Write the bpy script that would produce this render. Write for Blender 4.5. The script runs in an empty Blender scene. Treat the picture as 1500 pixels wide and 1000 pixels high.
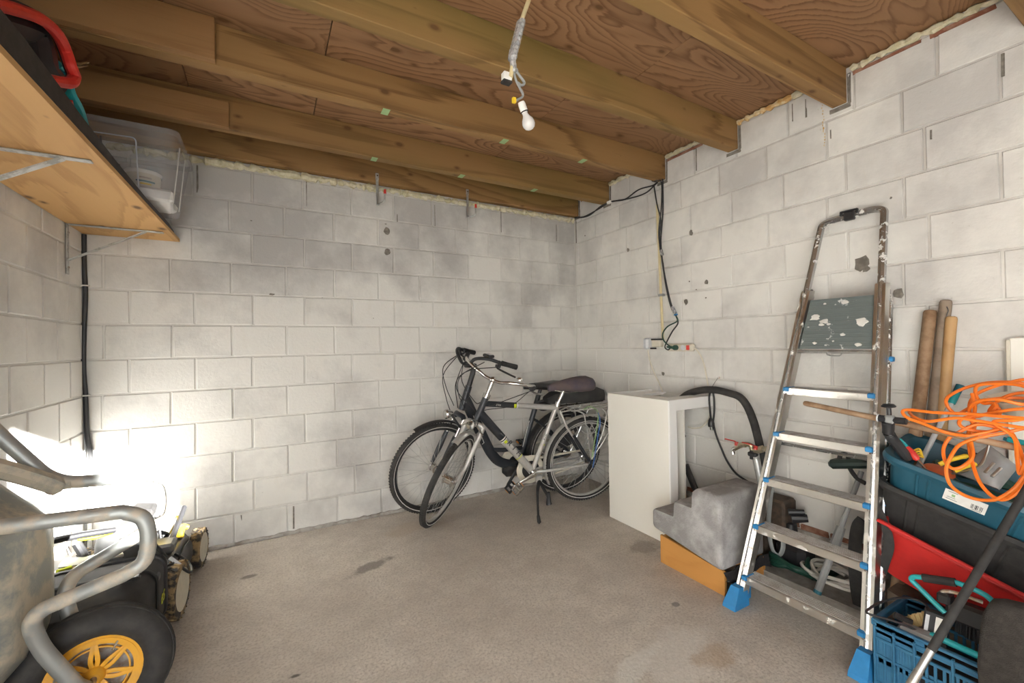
import bpy, math, random
from mathutils import Vector, Matrix, noise as mnoise
V = Vector
random.seed(7)
PI = math.pi
sc = bpy.context.scene
col = sc.collection
# ------------------------------------------------------------------ camera
# room axes: origin = back right corner on the floor, x to the right, y away from the camera, z up (metres)
CR = V((0.8688, -0.4948, -0.0156)); CD = V((-0.0099, 0.0142, -0.9999)); CF = V((0.4950, 0.8689, 0.0074))
CP = V((-2.5787, -3.2768, 1.2487)); FPX = 631.88
cam = bpy.data.cameras.new('camera'); co = bpy.data.objects.new('camera', cam); col.objects.link(co)
cam.sensor_width = 36.0; cam.sensor_fit = 'HORIZONTAL'; cam.lens = 36.0 * FPX / 1500.0
cam.clip_start = 0.02; cam.clip_end = 200
m3 = Matrix((CR, -CD, -CF)).transposed()
co.matrix_world = Matrix.Translation(CP) @ m3.to_4x4()
sc.camera = co
def at(px, py, axis, val):
    """point of the room that the measured image point shows, on the plane x/y/z = val"""
    d = CR * ((px - 750) / FPX) + CD * ((py - 500) / FPX) + CF
    i = 'xyz'.index(axis)
    return CP + d * ((val - CP[i]) / d[i])
# ------------------------------------------------------------------ world, sun, exposure
w = bpy.data.worlds.new('sky'); sc.world = w; w.use_nodes = True
bg = w.node_tree.nodes['Background']
bg.inputs[0].default_value = (0.88, 0.94, 1.0, 1); bg.inputs[1].default_value = 3.0
sun = bpy.data.lights.new('sun', 'SUN'); so = bpy.data.objects.new('sun', sun); col.objects.link(so)
sun.energy = 46.0; sun.angle = math.radians(0.6); sun.color = (1.0, 0.98, 0.945)
SUND = V((-0.90, 1.0, -0.335)).normalized()
so.rotation_euler = SUND.to_track_quat('-Z', 'Y').to_euler(); so.location = (3, -8, 5)
sc.view_settings.view_transform = 'Standard'; sc.view_settings.look = 'None'
sc.view_settings.gamma = 1.0; sc.view_settings.use_curve_mapping = False
sc.view_settings.exposure = 0.80
sc.cycles.max_bounces = 14; sc.cycles.diffuse_bounces = 9; sc.cycles.glossy_bounces = 5
sc.cycles.transmission_bounces = 10; sc.cycles.transparent_max_bounces = 12
sc.cycles.use_denoising = True
sc.cycles.caustics_reflective = False; sc.cycles.caustics_refractive = False
# daylight portal in the open garage doorway (guides the sky samples only)
pl = bpy.data.lights.new('doorway_daylight', 'AREA'); po = bpy.data.objects.new('doorway_daylight', pl); col.objects.link(po)
pl.shape = 'RECTANGLE'; pl.size = 1.30; pl.size_y = 2.1; pl.cycles.is_portal = True
po.location = (-2.60, -4.62, 1.05); po.rotation_euler = (math.radians(90), 0, 0)
# ------------------------------------------------------------------ mesh helpers
def fr(n):
    n = V(n).normalized()
    a = V((0, 0, 1)) if abs(n.z) < 0.9 else V((1, 0, 0))
    u = a.cross(n).normalized(); v = n.cross(u)
    return u, v, n
def catmull(P, k=8, closed=False):
    P = [V(p) for p in P]; n = len(P); out = []
    rng = range(n) if closed else range(n - 1)
    for i in rng:
        if closed: a, b, c, d = P[i-1], P[i], P[(i+1) % n], P[(i+2) % n]
        else:
            b, c = P[i], P[i+1]
            a = P[i-1] if i else b * 2 - c
            d = P[i+2] if i + 2 < n else c * 2 - b
        for j in range(k):
            t = j / k
            out.append(0.5 * ((2*b) + (c-a)*t + (2*a-5*b+4*c-d)*t*t + (3*b-a-3*c+d)*t**3))
    if not closed: out.append(P[-1])
    return out
def fillet(P, r, k=5):
    P = [V(p) for p in P]; out = [P[0]]
    for i in range(1, len(P) - 1):
        a, b, c = P[i-1], P[i], P[i+1]
        d1 = (a - b); d2 = (c - b); l = min(r, d1.length * .48, d2.length * .48)
        p1 = b + d1.normalized() * l; p2 = b + d2.normalized() * l
        for j in range(k + 1):
            t = j / k
            out.append(p1 * (1-t)**2 + b * 2*t*(1-t) + p2 * t*t)
    out.append(P[-1]); return out
class MB:
    def __init__(s): s.v = []; s.f = []
    def add(s, vs, fs):
        o = len(s.v); s.v += [V(p) for p in vs]; s.f += [tuple(i + o for i in f) for f in fs]; return s
    def box(s, c, sz, b=0.0, R=None, jit=0.0):
        c = V(c); h = V(sz) * 0.5; R = R or Matrix.Identity(3)
        b = min(b, h.x * .9, h.y * .9, h.z * .9)
        if b <= 0:
            vs = [V((x*h.x, y*h.y, z*h.z)) for x in (-1, 1) for y in (-1, 1) for z in (-1, 1)]
            fs = [(0,1,3,2), (4,6,7,5), (0,4,5,1), (2,3,7,6), (0,2,6,4), (1,5,7,3)]
        else:
            vs = []; ix = {}
            for x in (-1, 1):
                for y in (-1, 1):
                    for z in (-1, 1):
                        for a in range(3):
                            q = V((x*(h.x - (b if a != 0 else 0)), y*(h.y - (b if a != 1 else 0)), z*(h.z - (b if a != 2 else 0))))
                            ix[(x, y, z, a)] = len(vs); vs.append(q)
            fs = []
            for sg in (-1, 1):
                f = [(sg,-1,-1,0), (sg,1,-1,0), (sg,1,1,0), (sg,-1,1,0)]; fs.append([ix[k] for k in (f if sg > 0 else f[::-1])])
                f = [(-1,sg,-1,1), (1,sg,-1,1), (1,sg,1,1), (-1,sg,1,1)]; fs.append([ix[k] for k in (f[::-1] if sg > 0 else f)])
                f = [(-1,-1,sg,2), (1,-1,sg,2), (1,1,sg,2), (-1,1,sg,2)]; fs.append([ix[k] for k in (f if sg > 0 else f[::-1])])
            for p in (-1, 1):
                for q in (-1, 1):
                    e = [ix[(-1,p,q,1)], ix[(1,p,q,1)], ix[(1,p,q,2)], ix[(-1,p,q,2)]]; fs.append(e if p*q < 0 else e[::-1])
                    e = [ix[(p,-1,q,0)], ix[(p,1,q,0)], ix[(p,1,q,2)], ix[(p,-1,q,2)]]; fs.append(e[::-1] if p*q < 0 else e)
                    e = [ix[(p,q,-1,0)], ix[(p,q,1,0)], ix[(p,q,1,1)], ix[(p,q,-1,1)]]; fs.append(e if p*q < 0 else e[::-1])
            for x in (-1, 1):
                for y in (-1, 1):
                    for z in (-1, 1):
                        e = [ix[(x,y,z,0)], ix[(x,y,z,1)], ix[(x,y,z,2)]]; fs.append(e if x*y*z > 0 else e[::-1])
        if jit: vs = [q + V((random.uniform(-jit, jit), random.uniform(-jit, jit), random.uniform(-jit, jit))) for q in vs]
        return s.add([c + R @ q for q in vs], fs)
    def tube(s, P, r, n=8, closed=False, cap=True, flat=None):
        P = [V(p) for p in P]; m = len(P)
        rs = r if isinstance(r, (list, tuple)) else [r] * m
        vs = []; u = None
        for i in range(m):
            if closed: t = P[(i+1) % m] - P[i-1]
            else: t = P[min(i+1, m-1)] - P[max(i-1, 0)]
            if t.length < 1e-9: t = V((0, 0, 1))
            t.normalize()
            if u is None:
                u = flat.copy() if flat is not None else fr(t)[0]
            u = u - t * u.dot(t)
            if u.length < 1e-6: u = fr(t)[0]
            u.normalize(); v = t.cross(u)
            ry = rs[i] if not isinstance(rs[i], tuple) else None
            for k in range(n):
                a = 2*PI*k/n
                if ry is None: vs.append(P[i] + u * (math.cos(a)*rs[i][0]) + v * (math.sin(a)*rs[i][1]))
                else: vs.append(P[i] + (u * math.cos(a) + v * math.sin(a)) * ry)
        fs = []
        for i in range(m if closed else m - 1):
            for k in range(n):
                a = i*n + k; b = i*n + (k+1) % n; j = (i+1) % m
                fs.append((a, b, j*n + (k+1) % n, j*n + k))
        if cap and not closed:
            fs.append(tuple(range(n))[::-1]); fs.append(tuple((m-1)*n + k for k in range(n)))
        return s.add(vs, fs)
    def cyl(s, p0, p1, r0, r1=None, n=14): return s.tube([p0, p1], [r0, r0 if r1 is None else r1], n)
    def lathe(s, prof, O, D, n=24, close=False, a0=0.0, a1=2*PI):
        u, v, d = fr(D); O = V(O); vs = []; m = len(prof); full = abs(a1 - a0 - 2*PI) < 1e-6
        na = n if full else n + 1
        for i in range(na):
            a = a0 + (a1 - a0) * i / n; e = u * math.cos(a) + v * math.sin(a)
            for (r, h) in prof: vs.append(O + e * r + d * h)
        fs = []
        for i in range(n):
            j = (i + 1) % na
            for k in range(m if close else m - 1):
                l = (k + 1) % m
                fs.append((i*m + k, j*m + k, j*m + l, i*m + l))
        return s.add(vs, fs)
    def prism(s, poly, O, U, W, depth):
        O = V(O); U = V(U); W = V(W); N = U.cross(W).normalized(); n = len(poly)
        a = [O + U*p[0] + W*p[1] - N*depth*.5 for p in poly]; b = [q + N*depth for q in a]
        return s.add(a + b, [tuple(range(n))[::-1], tuple(range(n, 2*n))] + [(i, (i+1) % n, n + (i+1) % n, n + i) for i in range(n)])
    def loft(s, rings, cap0=True, cap1=True, closed=True):
        n = len(rings[0]); vs = [V(p) for r in rings for p in r]; fs = []
        for i in range(len(rings) - 1):
            for k in range(n if closed else n - 1):
                a = i*n + k; b = i*n + (k+1) % n
                fs.append((a, b, b + n, a + n))
        if cap0: fs.append(tuple(range(n))[::-1])
        if cap1: fs.append(tuple((len(rings)-1)*n + k for k in range(n)))
        return s.add(vs, fs)
    def ball(s, c, r, n=14, m=8, sc3=(1, 1, 1), R=None):
        R = R or Matrix.Identity(3); vs = []; c = V(c)
        for i in range(m + 1):
            t = PI * i / m
            for k in range(n):
                a = 2*PI*k/n
                vs.append(c + R @ V((r*sc3[0]*math.sin(t)*math.cos(a), r*sc3[1]*math.sin(t)*math.sin(a), r*sc3[2]*math.cos(t))))
        fs = []
        for i in range(m):
            for k in range(n):
                fs.append((i*n + k, (i+1)*n + k, (i+1)*n + (k+1) % n, i*n + (k+1) % n))
        return s.add(vs, fs)
    def torus(s, c, D, R, r, n=32, m=8, squash=1.0):
        prof = [(R + r*math.cos(2*PI*k/m), r*squash*math.sin(2*PI*k/m)) for k in range(m)]
        return s.lathe(prof, c, D, n, close=True)
def rrect(wd, ht, r, k=4):
    out = []
    for (cx, cy, a) in ((wd/2-r, ht/2-r, 0), (-wd/2+r, ht/2-r, 90), (-wd/2+r, -ht/2+r, 180), (wd/2-r, -ht/2+r, 270)):
        for j in range(k + 1):
            t = math.radians(a + 90*j/k); out.append((cx + r*math.cos(t), cy + r*math.sin(t)))
    return out
XF = {}
def thing(name, label, cat, loc=(0, 0, 0), R=None, group=None, kind=None):
    o = bpy.data.objects.new(name, None); col.objects.link(o); o.empty_display_size = 0.05
    M = Matrix.Translation(V(loc)) @ (R.to_4x4() if R is not None else Matrix.Identity(4))
    o.location = M.to_translation(); o.rotation_euler = M.to_euler()
    XF[o.name] = M
    tag(o, label, cat, group, kind); return o
def tag(o, label=None, cat=None, group=None, kind=None):
    if label: o['label'] = label
    if cat: o['category'] = cat
    if group: o['group'] = group
    if kind: o['kind'] = kind
    return o
def obj(name, mb, mat, parent=None, label=None, smooth=35, local=False, kind=None, cat=None, group=None, bev=0):
    """links the collected shape as ONE mesh; room coordinates unless local=True (then the parent's own frame)"""
    me = bpy.data.meshes.new(name)
    M = Matrix.Identity(4)
    base = V((0, 0, 0))
    if parent is not None:
        M = XF[parent.name]
        vs = [tuple(q) for q in mb.v] if local else [tuple(M.inverted() @ q) for q in mb.v]
    elif kind == 'structure': vs = [tuple(q) for q in mb.v]
    else:
        xs = [q.x for q in mb.v]; ys = [q.y for q in mb.v]; zs = [q.z for q in mb.v]
        base = V(((min(xs)+max(xs))/2, (min(ys)+max(ys))/2, min(zs)))
        vs = [tuple(q - base) for q in mb.v]; M = Matrix.Translation(base)
    me.from_pydata(vs, [], mb.f); me.validate(); me.update()
    if smooth:
        me.shade_smooth(); me.set_sharp_from_angle(angle=math.radians(smooth))
    me.materials.append(mat)
    o = bpy.data.objects.new(name, me); col.objects.link(o); o.location = base
    if parent is not None: o.parent = parent; o.location = (0, 0, 0)
    XF[o.name] = M
    tag(o, label, cat, None, kind)
    if group: o['group'] = group
    if bev:
        b = o.modifiers.new('bevel', 'BEVEL'); b.width = bev; b.segments = 2; b.limit_method = 'ANGLE'; b.angle_limit = math.radians(40)
    return o
def word(name, text, size, mat, parent, O, U, W, ext=0.0006, shear=0.0):
    """flat lettering: O left end of the base line, U reading direction, W up"""
    U = V(U).normalized(); W = V(W); W = (W - U * W.dot(U)).normalized(); N = U.cross(W)
    c = bpy.data.curves.new(name, 'FONT'); c.body = text; c.size = size; c.extrude = ext; c.shear = shear; c.resolution_u = 2
    o = bpy.data.objects.new(name, c); col.objects.link(o); c.materials.append(mat)
    Mw = Matrix.Translation(V(O)) @ Matrix((U, W, N)).transposed().to_4x4()
    if parent is not None:
        o.parent = parent; Mw = XF[parent.name].inverted() @ Mw
    me = bpy.data.meshes.new_from_object(o); me.materials.clear(); me.materials.append(mat)
    bpy.data.objects.remove(o); o = bpy.data.objects.new(name, me); col.objects.link(o); o.parent = parent
    o.location = Mw.to_translation(); o.rotation_euler = Mw.to_euler()
    return o
# ------------------------------------------------------------------ materials
def nt(name):
    m = bpy.data.materials.new(name); m.use_nodes = True
    return m, m.node_tree.nodes, m.node_tree.links, m.node_tree.nodes['Principled BSDF']
def ramp(N, L, src, stops):
    r = N.new('ShaderNodeValToRGB'); e = r.color_ramp.elements
    while len(e) < len(stops): e.new(0.5)
    for i, (p, c) in enumerate(stops):
        e[i].position = p; e[i].color = (*c, 1) if len(c) == 3 else c
    L.new(src, r.inputs[0]); return r.outputs[0]
def mixc(N, L, fac, a, b, mode='MIX'):
    m = N.new('ShaderNodeMix'); m.data_type = 'RGBA'; m.blend_type = mode
    for s, k in ((fac, 0), (a, 6), (b, 7)):
        if hasattr(s, 'default_value') or hasattr(s, 'is_output'): L.new(s, m.inputs[k])
        else: m.inputs[k].default_value = s if k == 0 else (*s, 1)
    return m.outputs[2]
def nz(N, L, vec, scale, detail=4, rough=0.55, dist=0.0):
    n = N.new('ShaderNodeTexNoise'); n.inputs['Scale'].default_value = scale; n.inputs['Detail'].default_value = detail
    n.inputs['Roughness'].default_value = rough; n.inputs['Distortion'].default_value = dist
    if vec is not None: L.new(vec, n.inputs['Vector'])
    return n.outputs['Fac']
def mapv(N, L, src, scale=(1, 1, 1), loc=(0, 0, 0)):
    m = N.new('ShaderNodeMapping'); m.inputs['Scale'].default_value = scale; m.inputs['Location'].default_value = loc
    L.new(src, m.inputs['Vector']); return m.outputs['Vector']
def bump(N, L, b, h, st, dist=0.01):
    n = N.new('ShaderNodeBump'); n.inputs['Strength'].default_value = st; n.inputs['Distance'].default_value = dist
    L.new(h, n.inputs['Height']); L.new(n.outputs[0], b.inputs['Normal'])
def pos(N): return N.new('ShaderNodeNewGeometry').outputs['Position']
def obc(N): return N.new('ShaderNodeTexCoord').outputs['Object']
def flat(name, c, rough=0.5, metal=0.0, c2=None, scale=12, lo=0.42, hi=0.62, bs=0, bst=0.2, spec=0.5, emit=None, alpha=None, trans=0):
    m, N, L, b = nt(name)
    b.inputs['Base Color'].default_value = (*c, 1); b.inputs['Roughness'].default_value = rough
    b.inputs['Metallic'].default_value = metal; b.inputs['Specular IOR Level'].default_value = spec
    if c2 is not None:
        f = nz(N, L, obc(N), scale, 6, 0.6)
        L.new(ramp(N, L, f, [(lo, c), (hi, c2)]), b.inputs['Base Color'])
    else:
        f = nz(N, L, obc(N), 40, 3)
        L.new(ramp(N, L, f, [(0.3, tuple(x*0.93 for x in c)), (0.7, tuple(min(1, x*1.05) for x in c))]), b.inputs['Base Color'])
    if bs: bump(N, L, b, nz(N, L, obc(N), bs, 4), bst, 0.004)
    if trans: b.inputs['Transmission Weight'].default_value = trans
    return m
def paintwall(name, c, cd, amt=0.5, gloss=0.62, zamt=0.17):
    m, N, L, b = nt(name); P = pos(N)
    f1 = nz(N, L, P, 1.3, 5, 0.6); f2 = nz(N, L, P, 5.0, 6, 0.65)
    oi = N.new('ShaderNodeObjectInfo')
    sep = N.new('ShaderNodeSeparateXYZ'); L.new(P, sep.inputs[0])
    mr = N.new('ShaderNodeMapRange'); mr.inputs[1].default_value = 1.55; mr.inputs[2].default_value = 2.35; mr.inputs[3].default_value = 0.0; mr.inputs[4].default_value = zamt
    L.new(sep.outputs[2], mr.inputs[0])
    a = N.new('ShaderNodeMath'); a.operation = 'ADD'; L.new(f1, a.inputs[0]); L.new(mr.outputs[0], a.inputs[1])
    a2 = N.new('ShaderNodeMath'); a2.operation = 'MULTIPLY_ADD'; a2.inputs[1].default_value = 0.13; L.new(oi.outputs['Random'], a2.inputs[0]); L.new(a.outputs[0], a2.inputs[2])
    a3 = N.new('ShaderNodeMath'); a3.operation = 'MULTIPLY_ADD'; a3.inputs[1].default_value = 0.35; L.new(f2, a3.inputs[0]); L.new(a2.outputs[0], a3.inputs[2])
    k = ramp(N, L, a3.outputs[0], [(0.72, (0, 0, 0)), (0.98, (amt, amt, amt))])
    cc = mixc(N, L, k, c, cd)
    f3 = nz(N, L, mapv(N, L, P, (1, 1, 0.25)), 9, 5, 0.7)
    k3 = ramp(N, L, f3, [(0.60, (0, 0, 0)), (0.78, (0.22, 0.22, 0.22))])
    cc = mixc(N, L, k3, cc, (0.52, 0.46, 0.36))
    f4 = nz(N, L, P, 34, 3, 0.5)
    k4 = ramp(N, L, f4, [(0.72, (0, 0, 0)), (0.76, (0.35, 0.35, 0.35))])
    cc = mixc(N, L, k4, cc, (0.40, 0.36, 0.32))
    L.new(cc, b.inputs['Base Color']); b.inputs['Roughness'].default_value = gloss; b.inputs['Specular IOR Level'].default_value = 0.3
    bump(N, L, b, nz(N, L, P, 55, 6, 0.65), 0.35, 0.005)
    return m
def woodmat(name, c1, c2, knot=(0.12, 0.06, 0.025), sx=1.0, stain=None, ring=9.0, kn=True, rough=0.65, swirl=2.0, axis='x', tint=0.5, knots=3.6):
    """grain along x (axis='x') or y; random shift per piece"""
    m, N, L, b = nt(name); P = pos(N)
    oi = N.new('ShaderNodeObjectInfo')
    sc_ = (0.35*sx, 1.0, 1.0) if axis == 'x' else ((1.0, 0.35*sx, 1.0) if axis == 'y' else (1.0, 1.0, 0.3*sx))
    q = mapv(N, L, P, sc_)
    cmb = N.new('ShaderNodeCombineXYZ'); ml = N.new('ShaderNodeMath'); ml.operation = 'MULTIPLY'; ml.inputs[1].default_value = 37.0
    L.new(oi.outputs['Random'], ml.inputs[0]); L.new(ml.outputs[0], cmb.inputs[0]); L.new(ml.outputs[0], cmb.inputs[1])
    va = N.new('ShaderNodeVectorMath'); va.operation = 'ADD'; L.new(q, va.inputs[0]); L.new(cmb.outputs[0], va.inputs[1])
    base = nz(N, L, va.outputs[0], 2.2, 2, 0.4, 0.4)
    mm = N.new('ShaderNodeMath'); mm.operation = 'MULTIPLY'; mm.inputs[1].default_value = ring * swirl; L.new(base, mm.inputs[0])
    fine = nz(N, L, mapv(N, L, va.outputs[0], (1, 6, 6) if axis == 'x' else ((6, 1, 6) if axis == 'y' else (6, 6, 1))), 7, 4, 0.6)
    ad = N.new('ShaderNodeMath'); ad.operation = 'MULTIPLY_ADD'; ad.inputs[1].default_value = 0.9; L.new(fine, ad.inputs[0]); L.new(mm.outputs[0], ad.inputs[2])
    fc = N.new('ShaderNodeMath'); fc.operation = 'FRACT'; L.new(ad.outputs[0], fc.inputs[0])
    g = ramp(N, L, fc.outputs[0], [(0.0, (0.0,)*3), (0.55, (0.25,)*3), (0.86, (1.0,)*3), (1.0, (0.0,)*3)])
    gf = N.new('ShaderNodeMath'); gf.operation = 'MULTIPLY'; gf.inputs[1].default_value = tint; L.new(g, gf.inputs[0])
    cc = mixc(N, L, gf.outputs[0], c1, c2)
    big = nz(N, L, va.outputs[0], 1.4, 3)
    cc = mixc(N, L, ramp(N, L, big, [(0.35, (0,)*3), (0.7, (0.55,)*3)]), cc, tuple(x*0.72 for x in c1))
    if stain is not None:
        st = nz(N, L, va.outputs[0], 1.1, 4, 0.6)
        cc = mixc(N, L, ramp(N, L, st, [(0.48, (0,)*3), (0.66, (0.75,)*3)]), cc, stain)
    if kn:
        vo = N.new('ShaderNodeTexVoronoi'); vo.voronoi_dimensions = '2D'; vo.inputs['Scale'].default_value = knots; vo.inputs['Randomness'].default_value = 1.0
        sp = N.new('ShaderNodeSeparateXYZ'); L.new(P, sp.inputs[0])
        su = N.new('ShaderNodeMath'); su.operation = 'MULTIPLY_ADD'; su.inputs[1].default_value = 0.55; L.new(sp.outputs[1 if axis == 'y' else 0], su.inputs[0]); L.new(ml.outputs[0], su.inputs[2])
        sv = N.new('ShaderNodeMath'); sv.operation = 'ADD'; L.new(sp.outputs[0 if axis == 'y' else 1], sv.inputs[0]); L.new(sp.outputs[2], sv.inputs[1])
        cv = N.new('ShaderNodeCombineXYZ'); L.new(su.outputs[0], cv.inputs[0]); L.new(sv.outputs[0], cv.inputs[1]); L.new(cv.outputs[0], vo.inputs['Vector'])
        sepc = N.new('ShaderNodeSeparateColor'); L.new(vo.outputs['Color'], sepc.inputs[0])
        dd_ = N.new('ShaderNodeMath'); dd_.operation = 'MULTIPLY_ADD'; dd_.inputs[1].default_value = 0.10; L.new(sepc.outputs[0], dd_.inputs[0]); L.new(vo.outputs['Distance'], dd_.inputs[2])
        kk = ramp(N, L, dd_.outputs[0], [(0.05, (0.9,)*3), (0.075, (0.45,)*3), (0.12, (0.0,)*3)])
        cc = mixc(N, L, kk, cc, knot)
    L.new(cc, b.inputs['Base Color']); b.inputs['Roughness'].default_value = rough; b.inputs['Specular IOR Level'].default_value = 0.25
    bump(N, L, b, fine, 0.18, 0.003)
    return m
def metalmat(name, c, rough, dirt, dscale=14, lo=0.52, hi=0.62, metal=1.0, dmetal=0.0):
    m, N, L, b = nt(name); O = obc(N)
    f = nz(N, L, O, dscale, 7, 0.65)
    k = ramp(N, L, f, [(lo, (0,)*3), (hi, (1,)*3)])
    L.new(mixc(N, L, k, c, dirt), b.inputs['Base Color'])
    mt = N.new('ShaderNodeMapRange'); mt.inputs[3].default_value = metal; mt.inputs[4].default_value = dmetal; L.new(k, mt.inputs[0]); L.new(mt.outputs[0], b.inputs['Metallic'])
    rr = N.new('ShaderNodeMapRange'); rr.inputs[3].default_value = rough; rr.inputs[4].default_value = 0.75; L.new(k, rr.inputs[0]); L.new(rr.outputs[0], b.inputs['Roughness'])
    bump(N, L, b, f, 0.12, 0.003)
    return m
M = {}
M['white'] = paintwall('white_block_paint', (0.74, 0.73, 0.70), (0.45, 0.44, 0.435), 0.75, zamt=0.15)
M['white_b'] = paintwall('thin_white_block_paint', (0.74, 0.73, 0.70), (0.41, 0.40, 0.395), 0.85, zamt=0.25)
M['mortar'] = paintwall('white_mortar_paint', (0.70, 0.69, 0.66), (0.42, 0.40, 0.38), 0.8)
M['bare'] = flat('unpainted_base', (0.42, 0.40, 0.37), 0.85, c2=(0.25, 0.22, 0.19), scale=14, bs=40, bst=0.6)
M['redbrick'] = flat('red_brick', (0.22, 0.085, 0.05), 0.85, c2=(0.35, 0.20, 0.14), scale=20, bs=60, bst=0.5)
M['chip'] = flat('bare_concrete_chip', (0.16, 0.145, 0.125), 0.9, c2=(0.25, 0.23, 0.20), scale=30, bs=80, bst=0.6)
M['foam'] = flat('cream_foam', (0.50, 0.46, 0.30), 0.8, c2=(0.66, 0.62, 0.48), scale=30, bs=60, bst=0.5)
M['orangefoam'] = flat('aged_foam', (0.55, 0.33, 0.12), 0.8, c2=(0.70, 0.60, 0.38), scale=25, bs=60, bst=0.5)
M['ply'] = woodmat('ceiling_plywood', (0.33, 0.185, 0.095), (0.12, 0.056, 0.025), ring=16, swirl=2.1, tint=0.85, knots=4.4)
M['joist'] = woodmat('joist_pine', (0.31, 0.18, 0.072), (0.135, 0.07, 0.026), sx=0.5, stain=(0.165, 0.13, 0.036), ring=8, swirl=1.3, tint=0.8, knots=5.5)
M['plank'] = woodmat('spare_plank_pine', (0.36, 0.20, 0.085), (0.20, 0.10, 0.04), sx=0.5, ring=8, swirl=1.3, tint=0.6, knots=5.0)
M['shelfply'] = woodmat('shelf_plywood', (0.66, 0.40, 0.17), (0.46, 0.25, 0.09), sx=0.6, ring=8, swirl=1.5, axis='y', tint=0.7, knots=4.6)
M['edgeply'] = flat('dark_board_edge', (0.030, 0.026, 0.023), 0.7, c2=(0.045, 0.038, 0.033), scale=30)
M['darkwood'] = flat('dark_wood', (0.05, 0.036, 0.026), 0.7, c2=(0.09, 0.06, 0.04), scale=30)
M['black'] = flat('black_plastic', (0.022, 0.022, 0.024), 0.45)
M['blackm'] = flat('black_matt', (0.020, 0.019, 0.019), 0.8, c2=(0.032, 0.030, 0.029), scale=30)
M['rubber'] = flat('tyre_rubber', (0.026, 0.025, 0.025), 0.75, c2=(0.045, 0.042, 0.039), scale=18)
M['steel'] = metalmat('galvanised_steel', (0.52, 0.53, 0.52), 0.42, (0.33, 0.33, 0.31), 20)
M['dirtysteel'] = metalmat('muddy_galvanised_tube', (0.38, 0.40, 0.395), 0.5, (0.50, 0.45, 0.37), 11, 0.46, 0.58, 0.6)
M['tray'] = metalmat('muddy_barrow_tray', (0.30, 0.315, 0.30), 0.55, (0.50, 0.45, 0.355), 7, 0.44, 0.56, 0.45)
M['alu'] = metalmat('scuffed_aluminium', (0.72, 0.70, 0.66), 0.32, (0.62, 0.60, 0.56), 26, 0.58, 0.64)
M['alud'] = metalmat('paint_flecked_aluminium', (0.50, 0.50, 0.50), 0.26, (0.75, 0.74, 0.71), 26, 0.58, 0.61, 0.9)
M['step'] = metalmat('dusty_step', (0.56, 0.555, 0.54), 0.5, (0.42, 0.395, 0.37), 24, 0.48, 0.6, 0.45)
M['platform'] = metalmat('grey_platform', (0.155, 0.185, 0.185), 0.55, (0.70, 0.71, 0.70), 22, 0.62, 0.66, 0.2)
M['blue'] = flat('blue_plastic', (0.03, 0.22, 0.50), 0.4)
M['chrome'] = flat('chrome', (0.75, 0.74, 0.72), 0.18, 1.0)
M['silver'] = flat('silver_paint', (0.50, 0.49, 0.47), 0.35, 0.35)
M['anthra'] = flat('anthracite_paint', (0.035, 0.039, 0.046), 0.35, 0.2)
M['motorgrey'] = flat('dark_motor_grey', (0.055, 0.056, 0.056), 0.6)
M['midgrey'] = flat('mid_grey_metal', (0.16, 0.165, 0.17), 0.4, 0.3)
M['grey'] = flat('grey_plastic', (0.28, 0.29, 0.29), 0.5)
M['lgrey'] = flat('light_grey_plastic', (0.60, 0.62, 0.65), 0.45)
M['cream'] = flat('cream_plastic', (0.66, 0.62, 0.52), 0.5)
M['yellowpvc'] = flat('yellowed_conduit', (0.68, 0.58, 0.34), 0.5)
M['whitelam'] = flat('white_laminate', (0.80, 0.785, 0.73), 0.4, c2=(0.78, 0.765, 0.71), scale=2)
M['whitelam2'] = flat('white_laminate_edge', (0.84, 0.84, 0.83), 0.4, c2=(0.83, 0.83, 0.82), scale=2)
M['white_p'] = flat('white_plastic', (0.78, 0.77, 0.74), 0.45)
M['red'] = flat('red_plastic', (0.62, 0.035, 0.025), 0.4)
M['redtub'] = flat('red_tub_plastic', (0.55, 0.025, 0.022), 0.5)
M['orange'] = flat('orange_cord', (0.88, 0.20, 0.015), 0.5)
M['amber'] = flat('amber_reflector', (0.9, 0.35, 0.02), 0.3)
M['teal'] = flat('teal_plastic', (0.02, 0.36, 0.40), 0.4)
M['teald'] = flat('dark_teal_plastic', (0.012, 0.14, 0.20), 0.4)
M['petrol'] = flat('petrol_tub_plastic', (0.012, 0.080, 0.125), 0.5)
M['crate'] = flat('blue_crate_plastic', (0.026, 0.125, 0.235), 0.5, c2=(0.036, 0.15, 0.26), scale=18)
M['green'] = flat('dark_green_plastic', (0.008, 0.050, 0.034), 0.5)
M['dgreen'] = flat('grey_green_plastic', (0.022, 0.040, 0.036), 0.5)
M['lime'] = flat('lime_plastic', (0.58, 0.66, 0.02), 0.4)
M['yellow'] = flat('yellow_plastic', (0.80, 0.55, 0.03), 0.45)
M['rim'] = flat('yellow_rim', (0.80, 0.40, 0.03), 0.5, c2=(0.55, 0.30, 0.08), scale=16, lo=0.5, hi=0.75)
M['handle'] = flat('worn_wood_handle', (0.215, 0.125, 0.068), 0.6, c2=(0.35, 0.23, 0.14), scale=14)
M['handle2'] = flat('grey_wood_handle', (0.27, 0.21, 0.16), 0.65, c2=(0.20, 0.15, 0.11), scale=18)
M['handle3'] = flat('pale_wood_handle', (0.50, 0.31, 0.14), 0.55, c2=(0.42, 0.25, 0.11), scale=10)
M['orangewood'] = woodmat('orange_base_board', (0.56, 0.27, 0.075), (0.44, 0.19, 0.05), axis='y', kn=False, tint=0.4)
M['bristle'] = flat('tan_bristle', (0.55, 0.42, 0.20), 0.8)
M['cloth'] = flat('dark_cloth', (0.022, 0.02, 0.022), 0.95, c2=(0.035, 0.032, 0.034), scale=40, bs=200, bst=0.5)
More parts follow.
